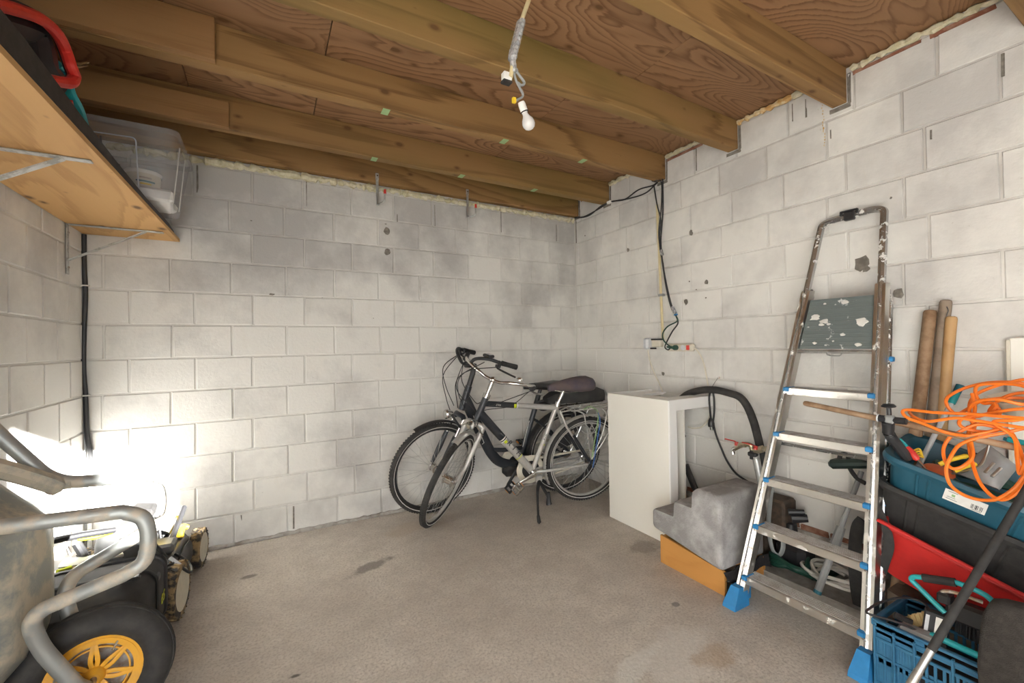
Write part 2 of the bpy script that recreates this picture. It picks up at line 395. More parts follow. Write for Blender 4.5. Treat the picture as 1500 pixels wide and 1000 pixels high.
M['felt'] = flat('brown_black_felt', (0.028, 0.024, 0.021), 0.95, c2=(0.042, 0.036, 0.032), scale=50, bs=300, bst=0.6)
M['plush'] = flat('grey_plush', (0.27, 0.262, 0.26), 0.95, c2=(0.44, 0.43, 0.43), scale=9, lo=0.45, hi=0.68, bs=130, bst=0.8)
M['saddlecov'] = flat('brown_purple_cover', (0.11, 0.085, 0.085), 0.9, c2=(0.075, 0.062, 0.085), scale=8, bs=60, bst=0.4)
M['brass'] = metalmat('tarnished_brass', (0.48, 0.42, 0.30), 0.4, (0.30, 0.27, 0.22), 30)
M['rust'] = metalmat('rusty_steel', (0.45, 0.43, 0.40), 0.45, (0.33, 0.22, 0.14), 22, 0.45, 0.6)
M['tape'] = metalmat('silver_tape', (0.62, 0.62, 0.63), 0.30, (0.30, 0.30, 0.31), 60, 0.45, 0.55, 0.6)
M['dust'] = flat('dusty_concrete', (0.32, 0.30, 0.27), 0.95, c2=(0.22, 0.20, 0.18), scale=12, bs=40, bst=0.6)
M['knob'] = flat('muddy_tread', (0.045, 0.040, 0.035), 0.85, c2=(0.34, 0.24, 0.12), scale=26, lo=0.46, hi=0.60)
M['hubw'] = flat('dusty_white_hub', (0.62, 0.58, 0.47), 0.6)
M['softbag'] = flat('black_fabric', (0.032, 0.032, 0.033), 0.75, c2=(0.055, 0.053, 0.05), scale=9)
M['ink'] = flat('dark_ink', (0.03, 0.03, 0.035), 0.6)
M['rope'] = flat('white_rope', (0.62, 0.60, 0.55), 0.85)
M['gtape'] = flat('green_mark', (0.30, 0.46, 0.22), 0.7)
m_, N_, L_, b_ = nt('clear_bulb_glass'); b_.inputs['Base Color'].default_value = (0.62, 0.61, 0.60, 1); b_.inputs['Roughness'].default_value = 0.10; M['bulb'] = m_
m_, N_, L_, b_ = nt('frosted_clear_plastic')
b_.inputs['Base Color'].default_value = (0.82, 0.82, 0.83, 1); b_.inputs['Roughness'].default_value = 0.25
tr = N_.new('ShaderNodeBsdfTransparent'); tr.inputs[0].default_value = (0.90, 0.90, 0.91, 1); mx = N_.new('ShaderNodeMixShader'); mx.inputs[0].default_value = 0.16
L_.new(tr.outputs[0], mx.inputs[1]); L_.new(b_.outputs[0], mx.inputs[2]); L_.new(mx.outputs[0], N_['Material Output'].inputs[0]); M['clear'] = m_
# concrete floor: mottled, with the photograph's stains and scuffs as fixed spots
def floormat():
    m, N, L, b = nt('concrete_floor'); P = pos(N)
    f1 = nz(N, L, P, 1.1, 6, 0.6, 0.5); f2 = nz(N, L, P, 7, 8, 0.72); f3 = nz(N, L, P, 38, 6, 0.7)
    cc = ramp(N, L, f1, [(0.32, (0.51, 0.46, 0.405)), (0.52, (0.60, 0.55, 0.49)), (0.72, (0.67, 0.62, 0.555))])
    cc = mixc(N, L, ramp(N, L, f2, [(0.36, (0.55,)*3), (0.58, (0.0,)*3)]), cc, (0.40, 0.36, 0.32))
    cc = mixc(N, L, ramp(N, L, f3, [(0.54, (0.0,)*3), (0.70, (0.40,)*3)]), cc, (0.70, 0.66, 0.61))
    f5 = nz(N, L, P, 90, 4, 0.6)
    cc = mixc(N, L, ramp(N, L, f5, [(0.38, (0.6,)*3), (0.52, (0.0,)*3)]), cc, (0.36, 0.32, 0.28))
    wv = nz(N, L, P, 2.3, 7, 0.7)
    def spot(p, r, colr, sx=1.0, a=0.7, ang=0.0):
        nonlocal cc
        v = N.new('ShaderNodeVectorMath'); v.operation = 'SUBTRACT'; v.inputs[1].default_value = tuple(p); L.new(P, v.inputs[0])
        mp = N.new('ShaderNodeMapping'); mp.vector_type = 'TEXTURE'; mp.inputs['Rotation'].default_value = (0, 0, ang); mp.inputs['Scale'].default_value = (sx*r, r, 1); L.new(v.outputs[0], mp.inputs[0])
        ln = N.new('ShaderNodeVectorMath'); ln.operation = 'LENGTH'; L.new(mp.outputs[0], ln.inputs[0])
        ad = N.new('ShaderNodeMath'); ad.operation = 'MULTIPLY_ADD'; ad.inputs[1].default_value = 2.2; L.new(nz(N, L, P, 9, 6, 0.7), ad.inputs[0]); L.new(ln.outputs['Value'], ad.inputs[2])
        cc = mixc(N, L, _sp(ad.outputs[0], a), cc, colr)
    def _sp(src, a):
        mr = N.new('ShaderNodeMapRange'); mr.inputs[1].default_value = 2.15; mr.inputs[2].default_value = 1.75; mr.inputs[3].default_value = 0.0; mr.inputs[4].default_value = a
        L.new(src, mr.inputs[0]); return mr.outputs[0]
    spot(at(541, 830, 'z', 0), 0.045, (0.20, 0.175, 0.155), 3.2, 0.75, 0.35)
    spot(at(366, 844, 'z', 0), 0.022, (0.19, 0.17, 0.15), 2.0, 0.8)
    spot(at(432, 990, 'z', 0), 0.012, (0.10, 0.09, 0.08), 2.0, 0.9)
    spot(at(990, 885, 'z', 0), 0.016, (0.20, 0.19, 0.18), 1.3, 0.8)
    spot(at(1000, 960, 'z', 0), 0.13, (0.62, 0.59, 0.55), 1.8, 0.55, 0.4)
    spot(at(930, 975, 'z', 0), 0.05, (0.66, 0.64, 0.60), 3.5, 0.6, 0.35)
    spot(at(1050, 960, 'z', 0), 0.07, (0.36, 0.25, 0.15), 1.5, 0.5)
    spot(at(945, 800, 'z', 0), 0.08, (0.24, 0.20, 0.165), 1.5, 0.6)
    spot(at(610, 770, 'z', 0), 0.10, (0.45, 0.375, 0.29), 2.5, 0.5, 0.2)
    L.new(cc, b.inputs['Base Color']); b.inputs['Roughness'].default_value = 0.72; b.inputs['Specular IOR Level'].default_value = 0.35
    bump(N, L, b, nz(N, L, P, 60, 8, 0.7), 0.55, 0.006)
    return m
M['floor'] = floormat()
M['yard'] = flat('yard_paving', (0.34, 0.33, 0.30), 0.9)
# ================================================================== the setting
XL, XR, YB, YF = -3.466, 0.0, 0.0, -4.6
ZT, ZC = 2.44, 2.63                                  # wall top / underside of the plywood deck
PY = -3.25                                           # end of the right wall; unseen wing added in front to hold the sun window
XW = 2.2
def struct(name, mb, mat, smooth=None): return obj(name, mb, mat, None, smooth=smooth, kind='structure')
struct('floor', MB().box((-0.63, -2.3, -0.06), (5.70, 4.64, 0.12)), M['floor'])
J = 0.006                                            # depth of the joints behind the block faces
wall_back = struct('wall_back', MB().box(((XL+XR)/2, J + 0.1, 1.32), (3.866, 0.2, 2.64)), M['mortar'])
wall_right = struct('wall_right', MB().box((J + 0.1, PY/2 + 0.1, 1.315), (0.2, -PY + 0.2, 2.63)), M['mortar'])
wall_left = struct('wall_left', MB().box((XL - J - 0.1, -2.25, 1.315), (0.2, 4.9, 2.63)), M['mortar'])
struct('wall_right_return', MB().box((1.1, PY + 0.1, 1.315), (2.2, 0.2, 2.63)), M['mortar'])
struct('wall_right_wing', MB().box((XW + 0.1, -3.9, 1.315), (0.2, 1.5, 2.63)), M['mortar'])
# unseen front wall: doorway and high window placed to shape daylight and sun patch
fw = MB()
dx0, dx1, dh = -3.25, -1.95, 2.10
wx0, wx1, wz0, wz1 = -0.04, 1.235, 1.69, 2.272
fw.box(((XL - .2 + dx0)/2, YF - .1, 1.315), (dx0 - XL + .2, .2, 2.63))
fw.box(((dx0 + dx1)/2, YF - .1, (dh + 2.63)/2), (dx1 - dx0, .2, 2.63 - dh))
fw.box(((dx1 + wx0)/2, YF - .1, 1.315), (wx0 - dx1, .2, 2.63))
fw.box(((wx0 + wx1)/2, YF - .1, wz0/2), (wx1 - wx0, .2, wz0))
fw.box(((wx0 + wx1)/2, YF - .1, (wz1 + 2.63)/2), (wx1 - wx0, .2, 2.63 - wz1))
fw.box(((wx1 + XW + .2)/2, YF - .1, 1.315), (XW + .2 - wx1, .2, 2.63))
struct('wall_front', fw, M['mortar'])
struct('yard', MB().box((0, -14.8, -0.10), (40, 20.0, 0.12)), M['yard'])
# ------------------------------------------------------------------ blocks, laid one by one
def block(parent, a0, a1, z0, z1, place, mat):
    """one block face: bevelled, slightly uneven; place(a, z, proud) -> room point"""
    if a1 - a0 < 0.02: return
    g = 0.0045; e = 0.004; j = lambda s=0.0014: random.uniform(-s, s)
    pr = random.uniform(-0.0008, 0.0016)
    c = [(a0+g+j(), z0+g+j()), (a1-g+j(), z0+g+j()), (a1-g+j(), z1-g+j()), (a0+g+j(), z1-g+j())]
    ca = sum(p[0] for p in c)/4; cz = sum(p[1] for p in c)/4
    tl = [j(0.0009) for _ in range(4)]
    vs = [place(p[0], p[1], -J - 0.002) for p in c]
    vs += [place(p[0], p[1], -e + pr + tl[i]) for i, p in enumerate(c)]
    vs += [place(p[0] + math.copysign(e, ca - p[0]), p[1] + math.copysign(e, cz - p[1]), pr + tl[i]) for i, p in enumerate(c)]
    fs = [(8, 9, 10, 11)] + [(i, (i+1) % 4, 4 + (i+1) % 4, 4 + i) for i in range(4)] + [(4+i, 4 + (i+1) % 4, 8 + (i+1) % 4, 8 + i) for i in range(4)]
    # orient outwards
    n = (vs[9] - vs[8]).cross(vs[11] - vs[8]); out = place(ca, cz, 1.0) - place(ca, cz, 0.0)
    if n.dot(out) < 0: fs = [f[::-1] for f in fs]
    mb = MB(); mb.add(vs, fs); obj('block', mb, mat, parent, smooth=None)
def courses(parent, lo, hi, zs, phase, place, cut=None):
    for i in range(len(zs) - 1):
        z0, z1 = zs[i], zs[i+1]
        p = phase(i); a = lo; js = []
        k = math.floor((lo - p) / 0.308)
        while True:
            k += 1; x = p + k * 0.308
            if x >= hi - 0.015: break
            if x > lo + 0.03: js.append(x + random.uniform(-0.006, 0.006))
        e = [lo] + js + [hi]
        for q in range(len(e) - 1):
            mt = cut(e[q], e[q+1], i) if cut else None
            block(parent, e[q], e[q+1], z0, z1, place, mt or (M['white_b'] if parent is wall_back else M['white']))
zs = [0.0] + [0.2*i for i in range(1, 12)] + [2.40]
courses(wall_back, XL + .002, XR - .002, zs, lambda i: (-0.305 if i % 2 == 0 else -0.19), lambda a, z, d: V((a, -d, z)))
zr = [0.0] + [0.2*i for i in range(1, 13)] + [2.60]
def rcut(a0, a1, i):
    if i == 0 and a0 < -1.2 and a1 > -2.55: return M['bare']
courses(wall_right, -3.24, -0.002, zr, lambda i: (-0.285 if i % 2 else -0.06) if i != 12 else -0.10, lambda a, z, d: V((-d, a, z)), rcut)
random.seed(11)
def lphase(i): return -0.19 if i % 2 else -0.03
courses(wall_left, -2.60, -0.002, zr, lphase, lambda a, z, d: V((XL + d, a, z)))
# red brick strip showing on top of the unpainted base course of the right wall
y = -1.22
while y > -2.5:
    l = random.uniform(.09, .17); obj('brick', MB().box((-0.002, y - l/2, 0.213 + random.uniform(-.003, .003)), (0.010, l - .008, 0.030 + random.uniform(-.008, .006)), .003, jit=.002), M['redbrick'], wall_right, smooth=None); y -= l
# knocked-out spots in the paint: shallow ragged patches
def chip(parent, c, u, v, nrm, r):
    n = 9; mb = MB(); c = V(c)
    ring = [c + V(u)*(r*random.uniform(.55, 1.1)*math.cos(2*PI*k/n)) + V(v)*(r*random.uniform(.65, 1.25)*math.sin(2*PI*k/n)) for k in range(n)]
    nn = V(nrm)
    top = [p * .86 + c * .14 + nn*.0032 for p in ring]
    mb.loft([ring, top], cap0=False); obj('chip', mb, M['chip'], parent, label='dark bare spot in the white paint', smooth=None)
for px, py, r in ((567, 338, .028), (567, 369, .026), (565, 328, .010), (398, 431, .020), (547, 466, .006), (368, 323, .008), (472, 436, .006)):
    chip(wall_back, at(px, py, 'y', -.001), (1, 0, 0), (0, 0, 1 if r > .021 else .35), (0, -1, 0), r)
for px, py, r in ((1012, 341, .020), (920, 366, .018), (1035, 413, .018), (1005, 442, .020), (1262, 385, .036), (1268, 394, .018), (1316, 430, .026), (971, 547, .017), (1034, 436, .006), (1020, 424, .005), (857, 345, .008), (1305, 290, .006), (1010, 412, .007)):
    chip(wall_right, at(px, py, 'x', -.001), (0, 1, 0), (0, 0, 1), (-1, 0, 0), r)
# open vertical joints: narrow dark gaps between blocks
def gap(parent, px, py0, py1, axis, wd=.005):
    a, b = at(px, py0, axis, -.0005), at(px, py1, axis, -.0005); c = (a + b)/2; h = abs(a.z - b.z)
    sz = (wd, .003, h) if axis == 'y' else (.003, wd, h)
    obj('joint_gap', MB().box(c, sz, .0006, jit=.0012), M['chip'], parent, label='dark open joint between blocks', smooth=None)
for q in ((289, 242, 282, .010), (637, 300, 331), (449, 266, 302), (734, 310, 340), (815, 329, 353, .007), (430, 741, 774, .010), (353, 754, 762, .010), (582, 314, 325)): gap(wall_back, q[0], q[1], q[2], 'y', *(q[3:] or (.005,)))
for q in ((1113, 50, 66, .010), (1203, 46, 90, .006), (1469, 78, 112, .010), (1181, 145, 172, .009), (1161, 152, 178, .006), (1364, 190, 204, .006), (1020, 215, 250, .007), (1217, 190, 203, .005), (844, 322, 356, .012)): gap(wall_right, q[0], q[1], q[2], 'x', *q[3:])
random.seed(31); mb = MB()
for i in range(16):
    p = at(1204 + i*.25 + random.uniform(-1.5, 1.5), 150 + i*4.2, 'x', -.001); mb.box(p, (.003, random.uniform(.003, .007), random.uniform(.006, .014)), .001)
obj('foam_drips', mb, M['orangefoam'], wall_right, label='thin trail of orange foam drips', kind='stuff', smooth=None)
# ------------------------------------------------------------------ ceiling: plywood deck on joists
ceiling = struct('ceiling', MB().box((-0.63, -2.3, 2.80), (5.9, 5.0, 0.30)), M['blackm'])
xs_ = [-3.66, -2.92, -2.322, -1.10, 0.14, 1.4, 2.4]
ys_ = [0.2, -1.62, -2.84, -4.06, -4.9]
for r in range(len(ys_) - 1):
    for q in range(len(xs_) - 1):
        x0, x1 = xs_[q], xs_[q+1]
        if r == 1: x0, x1 = x0 + .21, x1 + .21
        mb = MB().box(((x0+x1)/2, (ys_[r]+ys_[r+1])/2, ZC + .012), (x1 - x0 - .004, ys_[r] - ys_[r+1] - .004, .022), .001)
        obj('plywood_panel', mb, M['ply'], ceiling, smooth=None)
JY = [-0.035, -0.455, -1.055, -1.618, -2.200, -2.855, -3.45, -4.0]     # centre lines, farthest first
for i, y in enumerate(JY):
    x1 = -0.004 if y > PY else XW
    mb = MB().box(((XL + x1)/2 + .001, y, (2.45 + ZC)/2), (x1 - XL - .004, 0.066, ZC - 2.45 - .001), .003)
    obj('joist', mb, M['joist'], ceiling, smooth=None)
def lumps(P, r, seedv, n=7, amp=.5):
    """a lumpy bead of set foam along a path"""
    random.seed(seedv); Q = []
    P = [V(p) for p in P]
    for i in range(len(P) - 1):
        L_ = (P[i+1] - P[i]).length; k = max(2, int(L_ / .018))
        for j in range(k): Q.append(P[i].lerp(P[i+1], j / k))
    Q.append(P[-1]); rs = [r * random.uniform(1 - amp, 1 + amp) for _ in Q]
    Q = [q + V((random.uniform(-1, 1), random.uniform(-1, 1), random.uniform(-1, 1))) * r * .3 for q in Q]
    return MB().tube(Q, rs, n)
obj('foam_bead', lumps([(XL + .1, -.006, 2.424), (-2.0, -.008, 2.424), (-.02, -.006, 2.424)], .020, 3), M['foam'], wall_back, label='cream expanding foam bead')
for k, (ya, yb, mt) in enumerate(((-.50, -1.0, 'foam'), (-1.09, -1.57, 'foam'), (-1.66, -1.98, 'orangefoam'), (-1.98, -2.15, 'foam'), (-2.25, -2.84, 'foam'))):
    obj('foam_bead', lumps([(-.006, ya, 2.612), (-.006, yb, 2.612)], .014, 20 + k), M[mt], wall_right, label='cream foam bead under the deck' if mt == 'foam' else 'orange aged foam bead')
for k, (ya, yb) in enumerate(((-.10, -.40), (-1.09, -1.40), (-2.26, -2.52), (-2.55, -2.75))):
    obj('brick_strip', MB().box((-.0015, (ya+yb)/2, 2.587), (.007, yb - ya, .018), .002, jit=.003), M['redbrick'], wall_right, label='red brick edge under the foam')
for y in (-.035, -.455, -1.055, -1.618, -2.2):       # bare masonry pocket under and beside each joist end
    obj('joist_pocket', MB().box((-.0015, y, 2.437), (.006, .095, .020), .002, jit=.003).box((-.0015, y - .042, 2.52), (.006, .014, .15), .002, jit=.003), M['chip'], wall_right, label='dark bare masonry round a joist end')
for px, py in ((563, 167), (735, 210), (848, 239), (547, 235), (677, 257), (785, 277)):   # faint green marker stripes under the joists
    far = py > 230 and px < 800 and px != 735
    yy = -.455 if px in (547, 677, 785) else -1.055
    p = at(px, py, 'z', 2.4495)
    obj('timber_mark', MB().box((p.x, yy, 2.4495), (.036, .060, .0012)), M['gtape'], ceiling, smooth=None, label='faint green stripe on a joist')
# unseen window frame, put in with its opening to shape the patch of sun
wf = MB()
for c, s_ in (((wx0 + .01, YF - .17, 1.98), (.02, .05, .58)), ((wx1 - .01, YF - .02, 1.98), (.02, .05, .58)), (((wx0+wx1)/2, YF - .17, wz0 + .01), (wx1 - wx0, .05, .02))): wf.box(c, s_, .004)
struct('sun_patch_window', wf, M['white_p'])
# white render skirting of mortar along the foot of the back wall
random.seed(5)
Q = []; x = XL + .05
while x < -.02: Q.append(V((x, -.004, .006))); x += .03
obj('mortar_bead', MB().tube(Q, [(random.uniform(.010, .020), random.uniform(.012, .022)) for _ in Q], 6), M['bare'], wall_back, label='grey mortar along the foot of the wall', smooth=60)
# ================================================================== overhead: planks, hooks, bulb, shelf
def plank(name, label, x1, y, z0, z1, th):
    o = MB().box(((XL + .02 + x1)/2, y, (z0+z1)/2), (x1 - XL - .02, th, z1 - z0), .002)
    tag(obj(name, o, M['plank'], None, smooth=None), label, 'plank', 'short planks fixed to the joists')
plank('plank', 'short upper plank nailed to the joist above the red handle, nearer the camera', -2.752, -1.108, 2.452, 2.628, .038)
plank('plank', 'short lower plank nailed to the joist just above the clear storage box', -2.742, -.508, 2.44, 2.578, .034)
def hook(label, px):
    c = at(px, 300, 'y', -.075); x = c.x
    t = thing('wall_hook', label, 'hook', (x, -.07, 2.27), group='wall hooks on the rear joist')
    obj('hook_bar', MB().box((x, -.0735, 2.395), (.019, .005, .235), .002).box((x, -.0745, 2.49), (.024, .007, .05), .003), M['steel'], t)
    P = fillet([(x, -.078, 2.30), (x, -.080, 2.283), (x + .010, -.13, 2.279), (x + .034, -.150, 2.290), (x + .036, -.152, 2.352)], .02)
    obj('prong', MB().tube(P, .0065, 8), M['steel'], t)
    obj('tip', MB().cyl((x + .036, -.152, 2.345), (x + .036, -.152, 2.375), .0095, .0085, 10), M['red'], t, label='red plastic tip')
    obj('screw', MB().cyl((x, -.076, 2.495), (x, -.081, 2.495), .006, .005, 8), M['chrome'], t)
hook('galvanised hook with red tip on the rear joist, left of the two', 553)
hook('galvanised hook with red tip on the rear joist, right of the two', 685)
# bare bulb hanging from a taped conduit
b0 = at(765, 150, 'y', -1.95)
t = thing('pendant_bulb', 'bare white bulb hanging from a taped yellow conduit below the joists', 'light', b0)
A = at(779, -12, 'y', -1.95); B = at(761, 38, 'y', -1.95); Cc = at(755, 70, 'y', -1.95); D_ = at(747, 106, 'y', -1.95)
A = A + (A - B).normalized() * ((2.628 - A.z) / (A - B).normalized().z)
obj('conduit', MB().tube([A, B, Cc, at(748, 113, 'y', -1.95)], .0080, 12), M['yellowpvc'], t)
tp = [at(763, 33, 'y', -1.95), at(759, 50, 'y', -1.95), at(755, 66, 'y', -1.95), at(751, 82, 'y', -1.95), at(752, 98, 'y', -1.95), at(754, 106, 'y', -1.95)]
random.seed(4); TQ = catmull(tp, 5)
obj('tape_wrap', MB().tube(TQ, [((.021, .016) if i % 2 else (.024, .014)) if i < 17 else (.013 + random.uniform(-.002, .002),)*2 for i in range(len(TQ))], 9), M['tape'], t, smooth=20, label='crinkled silver tape')
obj('grey_lead', MB().tube(catmull([at(751, 92, 'y', -1.95), at(755, 115, 'y', -1.95), at(761, 128, 'y', -1.95), at(766, 140, 'y', -1.95), at(758, 146, 'y', -1.95), at(755, 148, 'y', -1.95)], 7), .0042, 8)
    .tube(catmull([at(753, 100, 'y', -1.95), at(762, 112, 'y', -1.95), at(768, 121, 'y', -1.95), at(764, 125, 'y', -1.95), at(758, 121, 'y', -1.95)], 7), .0048, 8)
    .tube(catmull([at(750, 72, 'y', -1.95), at(748, 84, 'y', -1.95), at(752, 100, 'y', -1.95)], 6), .0055, 8), M['grey'], t)
obj('brown_wire', MB().tube(catmull([at(765, 130, 'y', -1.95), at(767, 140, 'y', -1.95), at(760, 147, 'y', -1.95), at(760, 149, 'y', -1.95)], 6), .0017, 6), M['handle'], t)
obj('connector', MB().box(at(753, 147, 'y', -1.95), (.014, .012, .020), .002), M['yellow'], t, label='small yellow connector')
jb = at(746, 109, 'y', -1.95)
obj('switch_box', MB().box(jb + V((-.004, .012, -.004)), (.034, .026, .030), .004), M['white_p'], t)
obj('box_lid', MB().box(jb + V((-.004, .014, -.022)), (.037, .028, .010), .003), M['blackm'], t)
s0 = at(763, 149, 'y', -1.95); s1 = at(768, 163, 'y', -1.95); s2 = at(774, 180, 'y', -1.95); ax = (s2 - s0).normalized()
K = .78
def kp(P): return [(r*K, h*K) for r, h in P]
obj('lamp_holder', MB().lathe(kp([(.003, 0), (.015, .002), (.0175, .012), (.0175, .044), (.0145, .046), (.0145, .050), (.0005, .050)]), s0, ax, 16), M['white_p'], t)
obj('lamp_ring', MB().torus(s0 + ax*.046*K, ax, .0165*K, .0022, 16, 6), M['blackm'], t)
obj('bulb', MB().lathe(kp([(.0135, .046), (.0135, .060), (.018, .070), (.026, .082), (.0300, .097), (.0290, .110), (.022, .122), (.011, .1285), (.0003, .130)]), s0, ax, 20), M['bulb'], t)
# ------------------------------------------------------------------ shelf
S0 = V((XL + .003, -2.6, 1.905))
sh = thing('wall_shelf', 'plywood wall shelf on grey steel brackets high on the left wall', 'shelf', (XL + .01, -1.3, 1.905))
poly = [(XL + .003, -.004), (XL + .003, -2.6), (-3.095, -2.6), (-3.030, -.004)]
obj('board', MB().prism(poly, (0, 0, 1.914), (1, 0, 0), (0, 1, 0), .018), M['shelfply'], sh, smooth=None)
def bracket(y, L_, drop):
    br = MB().box((XL + .012 + L_/2, y, 1.9015), (L_, .030, .005), .002)
    br.box((XL + .0065, y, 1.905 - drop/2), (.005, .030, drop), .002)
    o = obj('bracket', br, M['steel'], sh, smooth=None)
    a = V((XL + .010, y, 1.905 - drop*.72)); b = V((XL + .012 + L_*.80, y, 1.899))
    d = (b - a).normalized(); n = d.cross(V((0, 1, 0)))
    vs = []
    for p in (a, b):
        for s1, s2 in ((-1, -1), (1, -1), (1, 1), (-1, 1)): vs.append(p + V((0, 1, 0))*(.014*s1) + n*(.0025*s2))
    mb = MB().add(vs, [(0,1,2,3), (4,7,6,5), (0,4,5,1), (1,5,6,2), (2,6,7,3), (3,7,4,0)])
    obj('brace', mb, M['steel'], o, smooth=None)
    for z in (1.86, 1.68): obj('screw', MB().cyl((XL + .009, y, z), (XL + .014, y, z), .006, .005, 8), M['rust'], o)
bracket(-.235, .385, .26); bracket(-1.275, .360, .26); bracket(-2.2, .36, .26)
# the dark board along the front edge of the shelf
db = MB(); prof = [(-2.5, .085), (-1.8, .075), (-1.48, .050), (-1.165, .032), (-.75, .020), (-.30, .020), (-.17, .004)]
def fx(y): return -3.030 - .065 * (-y / 2.6) + 0.002
vs = []
for y, h in prof:
    for dx, z in ((0, 1.924), (0, 1.924 + h), (-.016, 1.924 + h), (-.016, 1.924)): vs.append((fx(y) - .001 + dx, y, z))
fs = [(0, 1, 2, 3)] + [(i*4 + k, i*4 + (k+1) % 4, (i+1)*4 + (k+1) % 4, (i+1)*4 + k) for i in range(len(prof) - 1) for k in range(4)] + [tuple((len(prof)-1)*4 + k for k in (3, 2, 1, 0))]
tag(obj('dark_board', db.add(vs, fs), M['edgeply'], None, smooth=None), 'dark brown tapering board lying along the front edge of the shelf', 'board')
# clear storage box, overhanging the shelf edge
cb = thing('storage_box', 'clear plastic storage box overhanging the front of the shelf', 'box', (-3.14, -.46, 1.965))
def cring(z, f):                                       # f 0 at the bottom, 1 at the rim
    x0 = -3.30 - .04*f; x1 = -2.985 + .045*f; y0 = -.66 - .07*f; y1 = -.31 + .06*f
    return [V((cx + (x0+x1)/2, cy + (y0+y1)/2, z)) for cx, cy in rrect(x1 - x0, y1 - y0, .035)]
zb, zt = 1.966, 2.285
shell = MB().loft([cring(zb, 0), cring(zt, 1)], cap0=True, cap1=False)
obj('body', shell, M['clear'], cb, smooth=30)
rim = MB()
r1 = cring(zt, 1); cen = sum(r1, V())/len(r1); r2 = [p + (p - cen).normalized()*.014 for p in r1]
rim.loft([r1, r2, [p + V((0, 0, -.022)) for p in r2], [p + V((0, 0, -.022)) for p in r1]], cap0=False, cap1=False)
obj('rim', rim, M['clear'], cb, smooth=30, label='translucent folded rim')
rb = MB()
for yy in (-.56, -.40): obj('panel_rib', MB().tube([(-2.978, yy, zb + .02), (-2.948, yy - .012, zt - .02)], .003, 6), M['white_p'], cb)
rb.tube(fillet([(-3.33, -.693, zt - .06), (-3.09, -.715, zt - .06), (-3.09, -.668, zb + .01)], .02), .003, 6)
obj('panel_outline', rb, M['lgrey'], cb, label='raised panel outline')
obj('handle_flap', MB().box((-2.958, -.485, zt - .03), (.018, .13, .035), .005), M['clear'], cb)
lp = [(-3.30, .12), (-3.255, .16), (-3.205, .12), (-3.235, .085), (-3.20, .05), (-3.255, .02), (-3.30, .05), (-3.26, .085)]
obj('printed_mark', MB().tube(catmull([(-3.335, -.715, 2.215), (-3.305, -.716, 2.235), (-3.275, -.715, 2.215), (-3.295, -.713, 2.195), (-3.335, -.712, 2.19)], 6), .009, 6, closed=False).tube(catmull([(-3.30, -.708, 2.165), (-3.27, -.706, 2.15), (-3.25, -.703, 2.12), (-3.245, -.70, 2.10)], 6), .006, 6), M['white_p'], cb, label='rounded white print')
# its contents
tb = thing('plaster_tub', 'small white tub with a printed label inside the clear storage box', 'tub', (-3.10, -.50, 2.03))
obj('tub_body', MB().lathe([(.0005, 0), (.062, 0), (.068, .075), (.0005, .075)], (-3.10, -.52, 2.037), (0, 0, 1), 24), M['cream'], tb)
obj('tub_lid', MB().lathe([(.072, .073), (.074, .090), (.068, .094), (.0005, .094)], (-3.10, -.52, 2.037), (0, 0, 1), 24), M['white_p'], tb)
for k, (z, a, mt) in enumerate(((2.085, .5, 'rust'), (2.068, .8, 'teald'), (2.055, .45, 'yellow'))):
    obj('label_line', MB().lathe([(.0668 + .001, 0), (.0675 + .001, .007)], (-3.10, -.52, z), (0, 0, 1), 10, a0=.3 - a*.7, a1=.3 + a*.7), M[mt], tb, label='printed line on the tub label')
tag(obj('white_carton', MB().box((-3.085, -.52, 2.002), (.20, .24, .062), .012, Matrix.Rotation(.15, 3, 'Z')), M['white_p'], None), 'flat white carton under the tub in the storage box', 'carton')
tag(obj('white_sleeve', MB().box((-3.05, -.405, 2.015), (.11, .12, .05), .015, Matrix.Rotation(-.25, 3, 'Z') @ Matrix.Rotation(.25, 3, 'Y')), M['white_p'], None), 'small white sleeve leaning at the back of the clear storage box', 'carton')
rk = MB().tube([(-3.24, -.60, 2.25), (-3.225, -.60, 2.06), (-3.18, -.58, 1.985), (-3.13, -.56, 1.978)], .004, 6).tube([(-3.28, -.60, 2.135), (-3.17, -.605, 2.125)], .004, 6)
tag(obj('black_rod', rk, M['black'], None), 'thin black rod with a crossbar standing in the clear storage box', 'rod')
# hedge trimmer with the red bow handle
ht = thing('hedge_trimmer', 'hedge trimmer with a red and black bow handle lying on the shelf', 'hedge trimmer', (-3.15, -1.75, 1.925))
RP = [at(-14, 4, 'x', -3.10), at(20, 13, 'x', -3.10), at(60, 28, 'x', -3.10), at(84, 50, 'x', -3.09), at(96, 74, 'x', -3.09), at(104, 98, 'x', -3.08), at(109, 112, 'x', -3.08), at(103, 121, 'x', -3.08), at(90, 120, 'x', -3.09), at(72, 117, 'x', -3.10)]
RC = catmull(RP, 6)
obj('bow_handle', MB().tube(RC, .0155, 10), M['red'], ht, label='red bow grip')
obj('bow_back', MB().tube([q + (q - at(30, 110, 'x', -3.10)).normalized() * .013 + V((-.012, 0, 0)) for q in RC[:-6]], .012, 8), M['black'], ht, label='black outer shell of the bow')
bodyP = [at(-30, 20, 'x', -3.17), at(8, 32, 'x', -3.17), at(34, 45, 'x', -3.16), at(46, 70, 'x', -3.15), at(52, 100, 'x', -3.14), at(70, 122, 'x', -3.13)]
obj('motor_body', MB().tube(catmull(bodyP, 5), .050, 10).box(at(30, 95, 'x', -3.2) , (.12, .30, .16), .03), M['black'], ht)
obj('blade_pins', MB().cyl(at(112, 95, 'x', -3.12), at(129, 91, 'x', -3.12), .004, n=6).cyl(at(112, 99, 'x', -3.12), at(127, 96, 'x', -3.12), .004, n=6), M['chrome'], ht)
